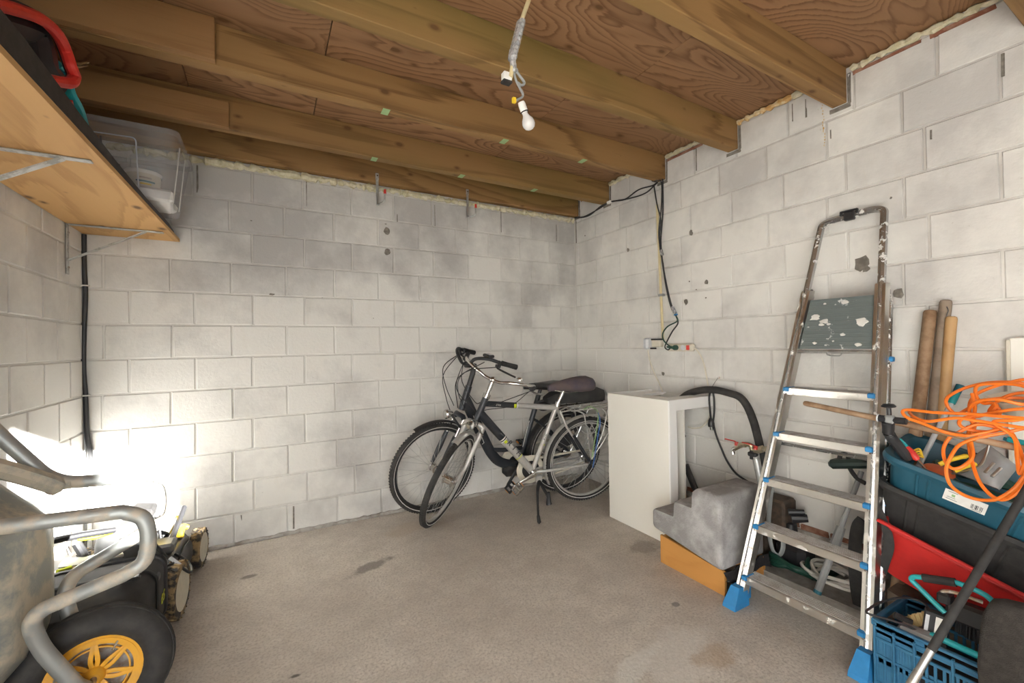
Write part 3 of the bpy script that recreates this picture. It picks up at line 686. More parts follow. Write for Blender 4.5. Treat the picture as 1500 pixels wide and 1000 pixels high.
gs = thing('grass_shears', 'teal garden shears with an orange trigger on the shelf beside the box', 'shears', at(105, 170, 'x', -3.12))
obj('grip', MB().tube(catmull([at(80, 96, 'x', -3.13), at(92, 108, 'x', -3.12), at(96, 135, 'x', -3.11), at(108, 155, 'x', -3.11), at(120, 180, 'x', -3.12)], 6), [(.018 + .010*math.sin(PI*min(1, i/24)), .014) for i in range(25)], 10).ball(at(86, 103, 'x', -3.13), .030, 12, 8, (.6, 1, .9)), M['teal'], gs)
obj('trigger', MB().prism([(0, 0), (.05, -.075), (.022, -.085), (-.012, -.02)], at(102, 146, 'x', -3.092), (0, 1, 0), (0, 0, 1), .014), M['red'], gs, label='orange-red trigger')
# ------------------------------------------------------------------ cables along the walls
cc_ = thing('corner_cable', 'thick black cable clipped up the left rear corner of the walls', 'cable', (XL + .02, -.015, .35))
P = [(-3.456, -.014, 1.90), (-3.456, -.014, 1.72), (-3.452, -.014, 1.56), (-3.459, -.014, 1.36), (-3.462, -.014, 1.15), (-3.455, -.014, 1.0), (-3.45, -.015, .80), (-3.436, -.015, .66), (-3.437, -.015, .50), (-3.443, -.015, .30), (-3.443, -.015, .0)]
PC = catmull(P, 6); nb = 44
obj('cable', MB().tube(PC[:nb], .0112, 10), M['black'], cc_)
obj('white_length', MB().tube(PC[nb - 1:], .0095, 10), M['whitelam2'], cc_, label='white lower length of the cable')  # the cable is white along its lower length
obj('grey_conduit', MB().tube([(-3.4625, -.006, 1.90), (-3.4625, -.006, .02)], .006, 8), M['lgrey'], cc_)
for z, x in ((1.615, -3.455), (1.003, -3.455)):
    obj('clip', MB().box((x + .004, -.020, z), (.036, .020, .008), .003), M['white_p'], cc_, label='white cable clip')
def strand(pts, x, k=6): return catmull([at(a, b, 'x', x if len(q) == 2 else q[2]) for q in pts for (a, b) in [q[:2]]], k)
wc = thing('wall_cables', 'bundle of black cables running down the right wall to the power strip', 'cable', (-.03, -1.05, 1.2))
obj('cable', MB().tube(strand([(957, 240), (966, 236), (970, 252), (971, 280), (971, 310), (969, 335), (968, 355), (970, 380), (973, 400), (978, 425), (983, 445), (989, 462)], -.030), .0055, 7), M['black'], wc)
obj('cable', MB().tube(strand([(958, 272), (960, 285), (963, 302), (968, 322), (966, 345), (967, 365), (971, 385), (974, 410), (979, 435), (984, 452), (990, 462)], -.036), .005, 7), M['black'], wc)
obj('cable', MB().tube(strand([(954, 236), (953, 250), (962, 262), (969, 268), (969, 300), (965, 340), (968, 370), (975, 415), (982, 446), (991, 464)], -.041), .0045, 7), M['black'], wc)
obj('loop_cable', MB().tube(strand([(990, 462), (993, 473), (985, 485), (978, 498), (974, 508), (979, 512), (984, 507)], -.045, 8), .005, 7), M['black'], wc)
obj('loop_cable', MB().tube(strand([(990, 462), (992, 470), (978, 478), (971, 488), (972, 498), (980, 506), (988, 509)], -.050, 8), .005, 7), M['green'], wc, label='dark green lead into the plug')
obj('cable_tie', MB().torus(at(990, 461, 'x', -.038), (0, .3, 1), .011, .004, 12, 6), M['blue'], wc, label='blue cable tie')
obj('tape_band', MB().tube(strand([(985, 449), (988, 456), (990, 459)], -.036, 3), .012, 8), M['tape'], wc, label='silver tape round the bundle')
obj('tape_band', MB().tube(strand([(968, 366), (970, 374)], -.033, 3), .013, 8), M['tape'], wc, label='silver tape round the bundle')
obj('cable_clip', MB().box(at(961, 262, 'x', -.045), (.05, .06, .03), .008).ball(at(962, 235, 'x', -.05), .028, 10, 6, (.7, 1, .9)), M['black'], wc, label='black clamp at the joist')
hc = thing('corner_leads', 'pair of black cables sagging along the top of the right wall to the corner', 'cable', (-.03, -.6, 2.42))
obj('cable', MB().tube(strand([(842, 319), (856, 317), (875, 307), (894, 296), (920, 291), (945, 283), (962, 268)], -.022), .0055, 7), M['black'], hc)
obj('cable', MB().tube(strand([(842, 320), (862, 316), (880, 302), (896, 295), (915, 292), (935, 278), (955, 272), (963, 267)], -.030), .0055, 7), M['black'], hc)
obj('clip', MB().box(at(893, 296, 'x', -.03), (.03, .05, .022), .005), M['white_p'], hc, label='white clip')
cd = thing('wall_conduit', 'yellowed plastic conduit running down the right wall to the adapter', 'conduit', (-.02, -1.04, 1.28))
obj('tube', MB().tube([at(962.5, 300, 'x', -.018), at(966, 380, 'x', -.018), at(969, 450, 'x', -.018), at(971, 497, 'x', -.018)], .0095, 10), M['yellowpvc'], cd)
obj('clip', MB().box(at(969, 432, 'x', -.016), (.034, .042, .018), .004), M['grey'], cd)
pa = thing('plug_adapter', 'pale grey adapter plug with a beige socket on the right wall', 'adapter', at(958, 505, 'x', -.03))
obj('adapter_body', MB().box(at(950, 503, 'x', -.045), (.085, .050, .085), .014), M['lgrey'], pa)
obj('socket_plate', MB().box(at(963, 502.5, 'x', -.022), (.042, .085, .058), .006), M['cream'], pa)
obj('socket_shadow', MB().box(at(963, 497, 'x', -.03), (.046, .088, .012), .003).box(at(957, 510, 'x', -.04), (.04, .03, .012), .003), M['black'], pa, label='black strips standing in for the socket shadow')  # shade round the socket, built as thin black strips
ps = thing('power_strip', 'white power strip with a red switch screwed to the right wall', 'power strip', at(996, 509, 'x', -.02))
a = at(978, 508, 'x', -.022); b = at(1017, 510, 'x', -.022); mid = (a + b)/2
obj('strip_body', MB().box(mid, (.038, (a - b).length, .052), .010), M['cream'], ps)
obj('switch', MB().box(at(1007.5, 509, 'x', -.044), (.008, .026, .034), .003), M['red'], ps, label='red rocker switch')
obj('socket', MB().lathe([(.0005, .003), (.013, .003), (.017, .007), (.019, .007), (.019, .0)], at(1001, 509, 'x', -.040), (-1, 0, 0), 16), M['lgrey'], ps)
obj('socket', MB().lathe([(.0005, .003), (.013, .003), (.017, .007), (.019, .007), (.019, .0)], at(980, 508, 'x', -.040), (-1, 0, 0), 16), M['lgrey'], ps)
pg = thing('plug', 'dark green plug pushed into the white power strip', 'plug', at(990, 509, 'x', -.06))
p0 = at(991, 509, 'x', -.042)
obj('plug_body', MB().lathe([(.018, 0), (.019, .020), (.014, .030), (.0005, .034)], p0, (-1, 0, 0), 14).tube([p0 + V((-.020, .01, 0)), p0 + V((-.022, .045, .004)), p0 + V((-.020, .065, .006))], [.011, .008, .006], 8), M['green'], pg)
cw = MB().tube(strand([(1016, 509), (1022, 514), (1030, 529), (1035, 552), (1038.5, 575), (1040, 600), (1037, 615), (1028, 625), (1016, 627), (1008, 625)], -.055, 7), .0048, 7)
tag(obj('white_cable', cw, M['cream'], None), 'white cord looping from the power strip down behind the cabinet', 'cord')
cw = MB().tube(strand([(949, 513), (952, 528), (958, 545), (966, 562), (972, 577)], -.035, 7), .0045, 7)
tag(obj('white_cable', cw, M['cream'], None), 'white cord hanging from the adapter plug to the cabinet top', 'cord')
nl = thing('wall_nail', 'small nail in the right wall holding a wire above the hose', 'nail', at(1053, 553, 'x', -.01))
obj('nail_shank', MB().cyl(at(1053, 553, 'x', .0), at(1053, 553, 'x', -.02), .004, n=6).cyl(at(1053, 553, 'x', -.02), at(1053, 553, 'x', -.023), .008, n=8), M['rust'], nl)
obj('tie_wire', MB().tube(strand([(1052, 553), (1047, 560), (1042, 568)], -.03, 4), .0016, 5), M['chrome'], nl)
# ================================================================== right side: cabinet, hose, taps, steps
cab = thing('cabinet', 'open-fronted white cabinet standing against the right wall behind the bicycles', 'cabinet', (-.22, -1.17, 0))
X0, Y0, Y1, H = -.44, -.905, -1.442, .890
obj('side_panel', MB().box((X0 + .016, (Y0+Y1)/2, H/2), (.032, Y0 - Y1, H), .0015), M['whitelam'], cab, smooth=None, label='plain white side panel')
obj('front_edge', MB().box((X0 + .0335, Y1 - .006, H/2), (.067, .012, H), .001), M['whitelam2'], cab, smooth=None)
obj('top_rail', MB().box((-.215, Y1 + .055, H - .035), (.415, .11, .070), .002), M['whitelam2'], cab, smooth=None, label='front top rail')
obj('top_rail', MB().box((-.215, Y0 - .012, H - .035), (.415, .024, .070), .002).box((-.215, Y0 - .09, H - .016), (.415, .13, .018), .002), M['whitelam2'], cab, smooth=None, label='rear top rail')
obj('top_rail', MB().box((X0 + .085, (Y0+Y1)/2 , H - .010), (.105, Y0 - Y1 - .02, .018), .002), M['whitelam2'], cab, smooth=None, label='side top rail')
obj('divider', MB().box((-.262, (Y0+Y1)/2 + .005, (H - .07)/2), (.016, Y0 - Y1 - .04, H - .07), .001), M['whitelam'], cab, smooth=None, label='inner upright panel')
obj('wall_cleat', MB().box((-.020, (Y0+Y1)/2, H - .045), (.026, Y0 - Y1 - .25, .06), .002), M['whitelam2'], cab, smooth=None)
# thick hose
hp = [(1000, 640, -.20), (985, 600, -.16), (1000, 582, -.09), (1012, 575, -.075), (1030, 571, -.07), (1048, 571, -.07), (1066, 575, -.07), (1083, 581, -.07), (1094, 594, -.07), (1103, 615, -.07), (1110, 640, -.065), (1116, 668, -.065), (1121, 700, -.065), (1124, 735, -.06), (1122, 775, -.07)]
hs_ = thing('thick_hose', 'thick black ribbed hose arching over the nail behind the white cabinet', 'hose', (-.07, -1.5, .4))
obj('hose_body', MB().tube(catmull([at(a, b, 'x', c) for a, b, c in hp], 6), .0225, 12), M['rubber'], hs_)
obj('hose_tail', MB().tube(catmull([at(1004, 680, 'x', -.10), at(1012, 700, 'x', -.10), at(1020, 718, 'x', -.11), at(1036, 735, 'x', -.12), at(1052, 744, 'x', -.13)], 6), .021, 10), M['rubber'], hs_)
bc = thing('plug_cable', 'thin black cable with a plug hanging from the nail beside the cabinet', 'cable', (-.06, -1.46, .7))
obj('cable', MB().tube(strand([(1043, 568), (1039, 580), (1040, 600), (1043, 625), (1041, 612), (1045, 622), (1049, 637), (1056, 655), (1065, 675), (1077, 692), (1092, 703), (1110, 713)], -.060, 6), .0062, 8), M['black'], bc)
obj('cable', MB().tube(strand([(1043, 568), (1046, 585), (1046, 605), (1044, 620)], -.075, 6), .0062, 8), M['black'], bc)
pp = at(1042, 622, 'x', -.075)
obj('plug', MB().lathe([(.006, .045), (.016, .03), (.020, .01), (.019, -.012), (.0005, -.012)], pp, (0, .1, 1), 12), M['black'], bc)
obj('plug_pins', MB().cyl(pp + V((0, .009, -.012)), pp + V((0, .007, -.034)), .003, n=6).cyl(pp + V((0, -.009, -.012)), pp + V((0, -.011, -.034)), .003, n=6), M['chrome'], bc)
# taps on a galvanised standpipe
tp_ = thing('double_tap', 'two brass taps with red levers on a galvanised standpipe', 'tap', at(1115, 716, 'x', -.13))
q0 = at(1117, 719, 'x', -.13); q1 = at(1106, 662, 'x', -.13)
obj('standpipe', MB().cyl(q0, q1, .020, n=14).cyl(q0 + V((0, 0, .0)), q0 + V((0, .002, .032)), .027, n=14), M['steel'], tp_)
bp = [at(1125, 656, 'x', -.135), at(1112, 659, 'x', -.135), at(1102, 658, 'x', -.14), at(1100, 652, 'x', -.145), at(1090, 650, 'x', -.15), at(1080, 655, 'x', -.15), at(1074, 658, 'x', -.15)]
obj('tap_body', MB().tube(catmull(bp, 4), .013, 10).cyl(at(1118, 657, 'x', -.135), at(1106, 660, 'x', -.135), .020, n=10).cyl(at(1092, 651, 'x', -.15), at(1083, 652, 'x', -.15), .016, n=8), M['brass'], tp_)
obj('spout', MB().tube(catmull([at(1080, 655, 'x', -.15), at(1074, 658, 'x', -.155), at(1074, 665, 'x', -.155)], 4), .011, 10), M['chrome'], tp_)
obj('spout', MB().cyl(at(1102, 660, 'x', -.145), at(1101, 672, 'x', -.145), .013, .010, 10).box(at(1103, 665, 'x', -.145), (.035, .05, .025), .006), M['black'], tp_, label='black hose spout')
for (sx, sy, ex, ey) in ((1079, 650, 1062, 642.5), (1107, 656, 1087, 647.5)):
    P = [at(sx, sy - 1, 'x', -.155), at(sx - 3, sy - 4, 'x', -.158), at((sx+ex)/2 + 1, (sy+ey)/2 - 1.5, 'x', -.16), at(ex, ey, 'x', -.165)]
    obj('lever', MB().tube(catmull(P, 4), [(.010 - .0004*i, .0035) for i in range(13)], 8).cyl(at(sx, sy + 2, 'x', -.152), at(sx, sy - 3, 'x', -.152), .012, .010, 10), M['red'], tp_, label='red lever handle')
# ground clutter at the foot of the wall
tag(obj('concrete_pad', MB().box((-.165, -2.17, .022), (.30, .62, .044), .008, jit=.006), M['dust'], None, smooth=None), 'low dusty concrete pad on the floor behind the stepladder', 'slab')
tag(obj('wall_block', MB().box((-.10, -1.80, .115), (.17, .17, .23), .01).box((-.10, -1.86, .30), (.13, .22, .15), .012), M['darkwood'], None), 'dark wooden post block under the taps behind the grey steps', 'block')
pm = thing('pump', 'black pump with hose fittings on the floor behind the stepladder', 'pump', (-.12, -1.98, .045))
obj('pump_body', MB().box((-.12, -2.0, .11), (.15, .15, .13), .03).cyl((-.12, -1.98, .17), (-.12, -1.98, .26), .035, .028, 12), M['black'], pm)
obj('fitting', MB().cyl((-.15, -2.0, .30), (-.11, -2.06, .31), .026, .020, 10).cyl((-.16, -1.99, .33), (-.12, -2.05, .34), .018, .014, 10), M['black'], pm)
obj('pump_foot', MB().box((-.12, -2.06, .05), (.17, .22, .02), .006), M['green'], pm, label='green foot')
random.seed(9); Q = []
for i in range(60):
    a = i * .42; r = .085 + .012*math.sin(i*1.3)
    Q.append(V((-.20 + r*.8*math.cos(a), -2.02 + r*math.sin(a), .075 + .03*(i/60) + .012*math.sin(i*.9))))
tag(obj('hose_coil', MB().tube(catmull(Q, 3), .0105, 7), M['green'], None), 'dark green garden hose coiled on the floor behind the stepladder', 'hose')
sp = MB().tube(catmull([at(1131, 710, 'x', -.30), at(1128, 735, 'x', -.28), at(1126, 770, 'x', -.26), at(1131, 803, 'x', -.24), at(1141, 813, 'x', -.23), at(1147, 803, 'x', -.22), at(1147, 785, 'x', -.21)], 6), [(.012, .003)] * 37, 8)
tag(obj('grey_strap', sp, M['grey'], None), 'flat grey strap looped behind the stepladder by the pump', 'strap')
random.seed(12); Q = []
for i in range(46):
    a = i * .52; r = .105 + .03*math.sin(i*.7 + 1)
    Q.append(V((-.165 + r*math.cos(a)*.85, -2.20 + r*math.sin(a), .060 + .028*abs(math.sin(i*.61)) + .0006*i)))
tag(obj('white_rope', MB().tube(catmull(Q, 4), .0085, 7), M['rope'], None), 'tangle of white rope on the floor behind the stepladder', 'rope')
bk = MB().tube(catmull([at(1183, 828, 'x', -.17), at(1173, 845, 'x', -.18), at(1170, 866, 'x', -.19), at(1176, 870, 'x', -.20), at(1190, 850, 'x', -.20), at(1196, 838, 'x', -.19)], 6), .007, 7)
tag(obj('black_cable', bk, M['black'], None), 'short black cable crumpled beside the white rope', 'cable')
tr = thing('grass_trimmer', 'grey-shafted grass trimmer leaning on the right wall behind the stepladder', 'trimmer', (-.33, -2.2, .02))
a0_ = V((-.335, -2.205, .055)); a1_ = at(1262, 690, 'x', -.12); d = (a1_ - a0_)
obj('lower_shaft', MB().cyl(a0_ + d*.02, a0_ + d*.42, .016, n=10), M['grey'], tr)
obj('upper_shaft', MB().cyl(a0_ + d*.42, a1_, .0115, n=10), M['grey'], tr)
obj('joint', MB().cyl(a0_ + d*.40, a0_ + d*.54, .0225, .019, 10), M['grey'], tr)
obj('end_cap', MB().cyl(a0_, a0_ + d*.025, .017, n=10), M['teald'], tr)
obj('trimmer_head', MB().box(a1_ + V((.0, .02, .035)), (.09, .22, .045), .015, Matrix.Rotation(-.25, 3, 'X')), M['dgreen'], tr)
obj('head_guard', MB().tube(catmull([at(1229, 676, 'x', -.14), at(1232, 665, 'x', -.14), at(1242, 668, 'x', -.14), at(1244, 684, 'x', -.14), at(1255, 700, 'x', -.14), at(1268, 708, 'x', -.14)], 5), .010, 7), M['blackm'], tr)
st_ = MB().tube(catmull([at(1265, 762, 'x', -.25), at(1256, 775, 'x', -.25), at(1252, 810, 'x', -.25), at(1254, 855, 'x', -.26), at(1262, 905, 'x', -.27)], 6), [(.026, .004)] * 25, 8, flat=V((0, 1, 0)))
tag(obj('black_belt', st_, M['blackm'], None), 'wide black belt hanging behind the right rail of the stepladder', 'belt')
# ------------------------------------------------------------------ grey plush steps on an orange base
ps_ = thing('pet_steps', 'grey plush three-step pet stairs on an orange wooden base', 'steps', (-.44, -1.74, 0))
xa, xb = -.655, -.285
def stepring(x, inset):
    pr = [(-1.495, .185), (-1.495, .292), (-1.645, .292), (-1.650, .385), (-1.775, .385), (-1.780, .487), (-1.935, .487), (-1.935, .115)]
    pts = []
    n = len(pr)
    for i in range(n):
        a, b, c = V((*pr[i-1], 0)), V((*pr[i], 0)), V((*pr[(i+1) % n], 0))
        rr = .022 if i != 2 and i != 4 else .008
        p1 = b + (a - b).normalized()*rr; p2 = b + (c - b).normalized()*rr
        for j in range(4):
            t = j/3; q = p1*(1-t)**2 + b*2*t*(1-t) + p2*t*t; pts.append(q)
    cen = sum(pts, V((0, 0, 0)))/len(pts)
    return [V((x, (cen + (q - cen)*(1 - inset)).x, (cen + (q - cen)*(1 - inset)).y)) for q in pts]
rg = [stepring(xa + .0, .10), stepring(xa + .008, .03), stepring(xa + .028, 0), stepring((xa+xb)/2, 0), stepring(xb - .02, 0), stepring(xb, .06)]
obj('plush_cover', MB().loft(rg), M['plush'], ps_, smooth=50)
obj('base_board', MB().prism([(-1.545, .0), (-1.545, .155), (-1.94, .118), (-1.94, .0)], (-.632, 0, 0), (0, 1, 0), (0, 0, 1), .016), M['orangewood'], ps_, smooth=None)
obj('base_board', MB().prism([(-1.545, .0), (-1.545, .15), (-1.94, .112), (-1.94, .0)], (-.305, 0, 0), (0, 1, 0), (0, 0, 1), .016), M['orangewood'], ps_, smooth=None)
obj('base_board', MB().box((-.468, -1.553, .075), (.31, .016, .148), .001), M['orangewood'], ps_, smooth=None)
g = []
random.seed(3)
for i in range(7):
    x = -.648 + i*.062
    g.append([V((x, -1.945 - .012*math.sin(i*2.1), .118)), V((x + .006, -1.958 - .010*math.cos(i*1.7), .085 - .02*math.sin(i*.8)**2)), V((x + .01, -1.950 - .012*math.sin(i*1.1), .045 + .03*math.cos(i*1.9)**2))])
obj('cloth_lining', MB().loft([[p + V((0, 0, 0)) for p in r] + [q + V((0, .006, 0)) for q in r[::-1]] for r in g]), M['cloth'], ps_, label='black cloth sagging under the cover')
# ------------------------------------------------------------------ step ladder
la = thing('stepladder', 'paint-flecked aluminium stepladder with blue feet leaning on the right wall', 'ladder', (-.65, -2.26, 0))
def lx(z): return -.645 + (.645 - .040) * z / 1.872
TOPZ = 1.80
def ly(z, s):                                           # s -1 left rail (far), +1 right rail (near)
    k = z / 1.872
    c = -2.262 + .004*k; hw = .2525 - .1225*k
    return c - s*hw
def rail(s, dx, z0, z1, n=6): return [V((lx(z) + dx, ly(z, s), z)) for z in [z0 + (z1 - z0)*i/n for i in range(n + 1)]]
up = rail(-1, 0, .03, 1.78); dn = rail(1, 0, .03, 1.77)[::-1]
tl = V((lx(1.872), ly(1.83, -1) - .045, 1.862)); tr_ = V((lx(1.872), ly(1.83, 1) + .045, 1.872))
loop = up[:-1] + fillet([up[-1], V((lx(1.855), ly(1.85, -1), 1.850)), tl, tr_, V((lx(1.86), ly(1.86, 1), 1.858)), dn[0]], .055, 6)[1:-1] + dn[1:]
alongw = V((0, 1, 0))
obj('front_frame', MB().tube([up[0]] + [p for p in loop if p.z > .2], [(.012, .024)] * (1 + len([p for p in loop if p.z > .2])), 8, flat=V((0, 1, 0))) if False else MB().tube(loop, .0165, 8), M['alud'], la, label='paint-flecked front frame')
fl = MB()
for s in (-1, 1):
    vs = []
    for z in (.03, 1.50):
        for dx, dy in ((-.014, -.020), (.034, -.020), (.034, -.012), (-.006, -.012), (-.006, .012), (.034, .012), (.034, .020), (-.014, .020)):
            vs.append(V((lx(z) + dx, ly(z, s) + dy, z)))
    fl.add(vs, [(i, (i+1) % 8, 8 + (i+1) % 8, 8 + i) for i in range(8)] + [tuple(range(8))[::-1], tuple(range(8, 16))])
obj('side_rails', fl, M['alu'], la, smooth=None)
for s in (-1, 1):
    P = [V((lx(z) + .068 - .012*z/1.5, ly(z, s) - s*.012, z)) for z in (.02, .5, 1.0, 1.40)] + [V((lx(1.5) + .045, ly(1.5, s) - s*.004, 1.47)), V((lx(1.5) + .02, ly(1.5, s) + s*.004, 1.50))]
    obj('rear_leg', MB().tube(P, [(.0125, .019)] * len(P), 8, flat=V((0, 1, 0))), M['alud'], la)
obj('rear_brace', MB().cyl((lx(.70) + .075, ly(.70, -1), .735), (lx(.70) + .075, ly(.70, 1), .735), .008, n=8), M['alud'], la)
for i, z in enumerate((.120, .350, .566, .782, .998)):
    yl, yr = ly(z, -1) - .012, ly(z, 1) + .012
    x = lx(z); dp = .082
    tm = MB().box((x + dp/2 - .012, (yl+yr)/2, z + .012), (dp, yl - yr, .006), .001)
    for r in range(6): tm.box((x + .002 + r*.0125, (yl+yr)/2, z + .0165), (.005, yl - yr - .002, .003), .0008)
    st = obj('step', tm, M['step'], la, smooth=None)
    obj('step_front', MB().box((x - .0145, (yl+yr)/2, z - .001), (.006, yl - yr + .01, .034), .0015).box((x + dp - .014, (yl+yr)/2, z + .002), (.005, yl - yr, .024), .001), M['alu'], st, smooth=None)
    for s, yy in ((-1, yl), (1, yr)):
        obj('step_clip', MB().box((x + .012, yy + s*.004, z + .014), (.060, .022, .012), .003).box((x - .017, yy + s*.002, z + .008), (.014, .026, .020), .003), M['blue'], st)
        obj('rivet', MB().cyl((x - .017, yy - s*.004, z - .006), (x - .020, yy - s*.004, z - .006), .005, n=8), M['chrome'], st)
zp0, zp1 = 1.205, 1.450
pv = []
for z, e in ((zp0, .0), (zp1, .004)):
    for dx in (-.012, .004): pv.append([V((lx(z) + dx + .012, ly(z, -1) - .022 - e, z)), V((lx(z) + dx + .012, ly(z, 1) + .020 + e, z))])
mb = MB().add([pv[0][0], pv[0][1], pv[1][1], pv[1][0], pv[2][0], pv[2][1], pv[3][1], pv[3][0]], [(0,1,2,3), (4,7,6,5), (0,4,5,1), (1,5,6,2), (2,6,7,3), (3,7,4,0)])
plt = obj('platform', mb, M['platform'], la, smooth=None, label='grey folded-up platform splashed with white paint')
rb = MB()
for i in range(12):
    z = zp0 + .012 + i*.020; rb.cyl((lx(z) - .0005, ly(z, -1) - .030, z), (lx(z) - .0005, ly(z, 1) + .030, z), .0022, n=5)
obj('platform_ridges', rb, M['platform'], plt)
random.seed(21)
for (fy, fz, r) in ((.14, .63, .026), (.30, .55, .022), (.26, .48, .012), (.86, .50, .030), (.60, .27, .012), (.20, .12, .011), (.84, .08, .014), (.58, .90, .018), (.26, .90, .008), (.48, .15, .006)):
    z = zp0 + (zp1 - zp0)*fz; yy = ly(z, -1) + (ly(z, 1) - ly(z, -1))*(.09 + .82*fy)
    n = 10; c = V((lx(z) - .0015, yy, z)); ring = [c + V((.0006*math.sin(2*PI*k/n), r*random.uniform(.6, 1.2)*math.cos(2*PI*k/n), r*random.uniform(.4, .8)*math.sin(2*PI*k/n))) + V(((lx(1) - lx(0))*0, 0, 0)) for k in range(n)]
    ring = [V((lx(q.z) - .001, q.y, q.z)) for q in ring]; tp2 = [V((lx(q.z) - .0035, c.y + (q.y - c.y)*.8, c.z + (q.z - c.z)*.8)) for q in ring]
    obj('paint_splash', MB().loft([ring, tp2], cap0=False), M['white_p'], plt, label='dried white paint splash')
obj('platform_bar', MB().cyl((lx(1.19) - .002, ly(1.19, -1) + .004, 1.192), (lx(1.19) - .002, ly(1.19, 1) - .004, 1.192), .008, n=8).tube(catmull([(lx(1.18) - .006, -2.235, 1.188), (lx(1.18) - .010, -2.245, 1.176), (lx(1.18) - .010, -2.29, 1.174), (lx(1.18) - .006, -2.30, 1.188)], 4), .003, 6), M['steel'], la)
for z in (1.16,): obj('knob', MB().cyl((lx(z) + .055, ly(z, 1) - .020, z), (lx(z) + .055, ly(z, 1) - .034, z), .013, .011, 10), M['blue'], la)
for z in (.90, .75, .575, .36): obj('knob', MB().cyl((lx(z) + .060, ly(z, 1) - .008, z), (lx(z) + .060, ly(z, 1) - .026, z), .011, .009, 8), M['blue'], la)
tc = V((lx(1.872) - .012, -2.252, 1.868))
obj('top_clip', MB().box(tc + V((0, 0, -.006)), (.022, .045, .042), .004).box(tc + V((-.004, 0, .020)), (.016, .075, .008), .002).box(tc + V((-.004, .034, .010)), (.016, .008, .022), .002).box(tc + V((-.004, -.034, .010)), (.016, .008, .022), .002), M['black'], la)
for s in (-1, 1):
    y = ly(0, s); x = -.645
    rg = [[V((x + a, y + b, 0)) for a, b in ((-.070, -.032), (.040, -.032), (.040, .032), (-.070, .032))], [V((x + a, y + b, .018)) for a, b in ((-.066, -.031), (.041, -.031), (.041, .031), (-.066, .031))], [V((x + a + .02, y + b, .088)) for a, b in ((-.038, -.0215), (.020, -.0215), (.020, .0215), (-.038, .0215))]]
    obj('front_foot', MB().loft(rg), M['blue'], la, smooth=None, label='blue rubber foot')
    y2 = ly(0, s) - s*.012
    obj('rear_foot', MB().box((x + .080, y2, .036), (.045, .036, .072), .006), M['blue'], la, label='blue rubber foot')
# ------------------------------------------------------------------ wooden handles against the wall
def stick(name, label, top, bot, r, mt, cat='handle', group=None, extra=None):
    top = V(top); bot = V(bot); d = (top - bot).normalized()
    o = MB().tube([bot, bot + d*.01, top - d*.012, top - d*.003, top], [r*.97, r, r, r*.85, r*.5], 14)
    return tag(obj(name, o, M[mt], None), label, cat, group)
WG = 'wooden tool handles leaning on the right wall'
stick('tool_handle', 'thick brown wooden tool handle, leftmost of those leaning on the right wall', at(1363, 454, 'x', -.035), (-.235, -2.452, 0.0), .0235, 'handle', group=WG)
h2 = thing('tool_handle', 'tallest greyish wooden handle with a wire loop at its tip', 'handle', (-.13, -2.48, 0), group=WG)
tA, tB = at(1386, 439, 'x', -.030), V((-.125, -2.474, 0.0)); d = (tA - tB).normalized()
obj('handle_shaft', MB().tube([tB, tA - d*.012, tA - d*.003, tA], [.021, .021, .018, .011], 14), M['handle2'], h2)
obj('wire_loop', MB().tube(catmull([at(1387, 449, 'x', -.055), at(1389, 455, 'x', -.058), at(1387, 462, 'x', -.056), at(1389, 470, 'x', -.056), at(1391, 466, 'x', -.056)], 5), .0018, 5), M['black'], h2)
stick('tool_handle', 'pale yellow wooden tool handle resting beside the tallest grey one', at(1394, 463, 'x', -.055), (-.065, -2.505, 0.0), .0195, 'handle3', group=WG)
stick('tool_handle', 'shortest dark wooden handle, mostly hidden behind the pale one', at(1378, 543, 'x', -.020), (-.026, -2.497, 0.0), .0165, 'handle2', group=WG)
rk = thing('telescopic_handle', 'grey telescopic handle with a teal cap leaning on the right wall', 'handle', at(1404, 565, 'x', -.03))
e1 = at(1407, 564, 'x', -.030); e0 = at(1377, 622, 'x', -.10); d = (e0 - e1)
obj('shaft', MB().cyl(e1 + d*.40, e1 + d*2.2, .0095, n=12), M['lgrey'], rk)
obj('grip', MB().cyl(e1 + d*.17, e1 + d*.46, .0135, n=12), M['teal'], rk, label='light teal sleeve')
obj('cap', MB().cyl(e1, e1 + d*.19, .0142, .0135, 12), M['teald'], rk, label='dark teal cap')
wp = thing('white_board', 'white board leaning against the right wall behind the orange cord', 'board', (-.02, -3.0, 0))
obj('panel', MB().box((-.024, -2.985, .6225), (.024, .43, 1.245), .003), M['whitelam'], wp)
obj('edge_strip', MB().box((-.022, -2.766, .62), (.034, .012, 1.235), .002), M['cream'], wp)
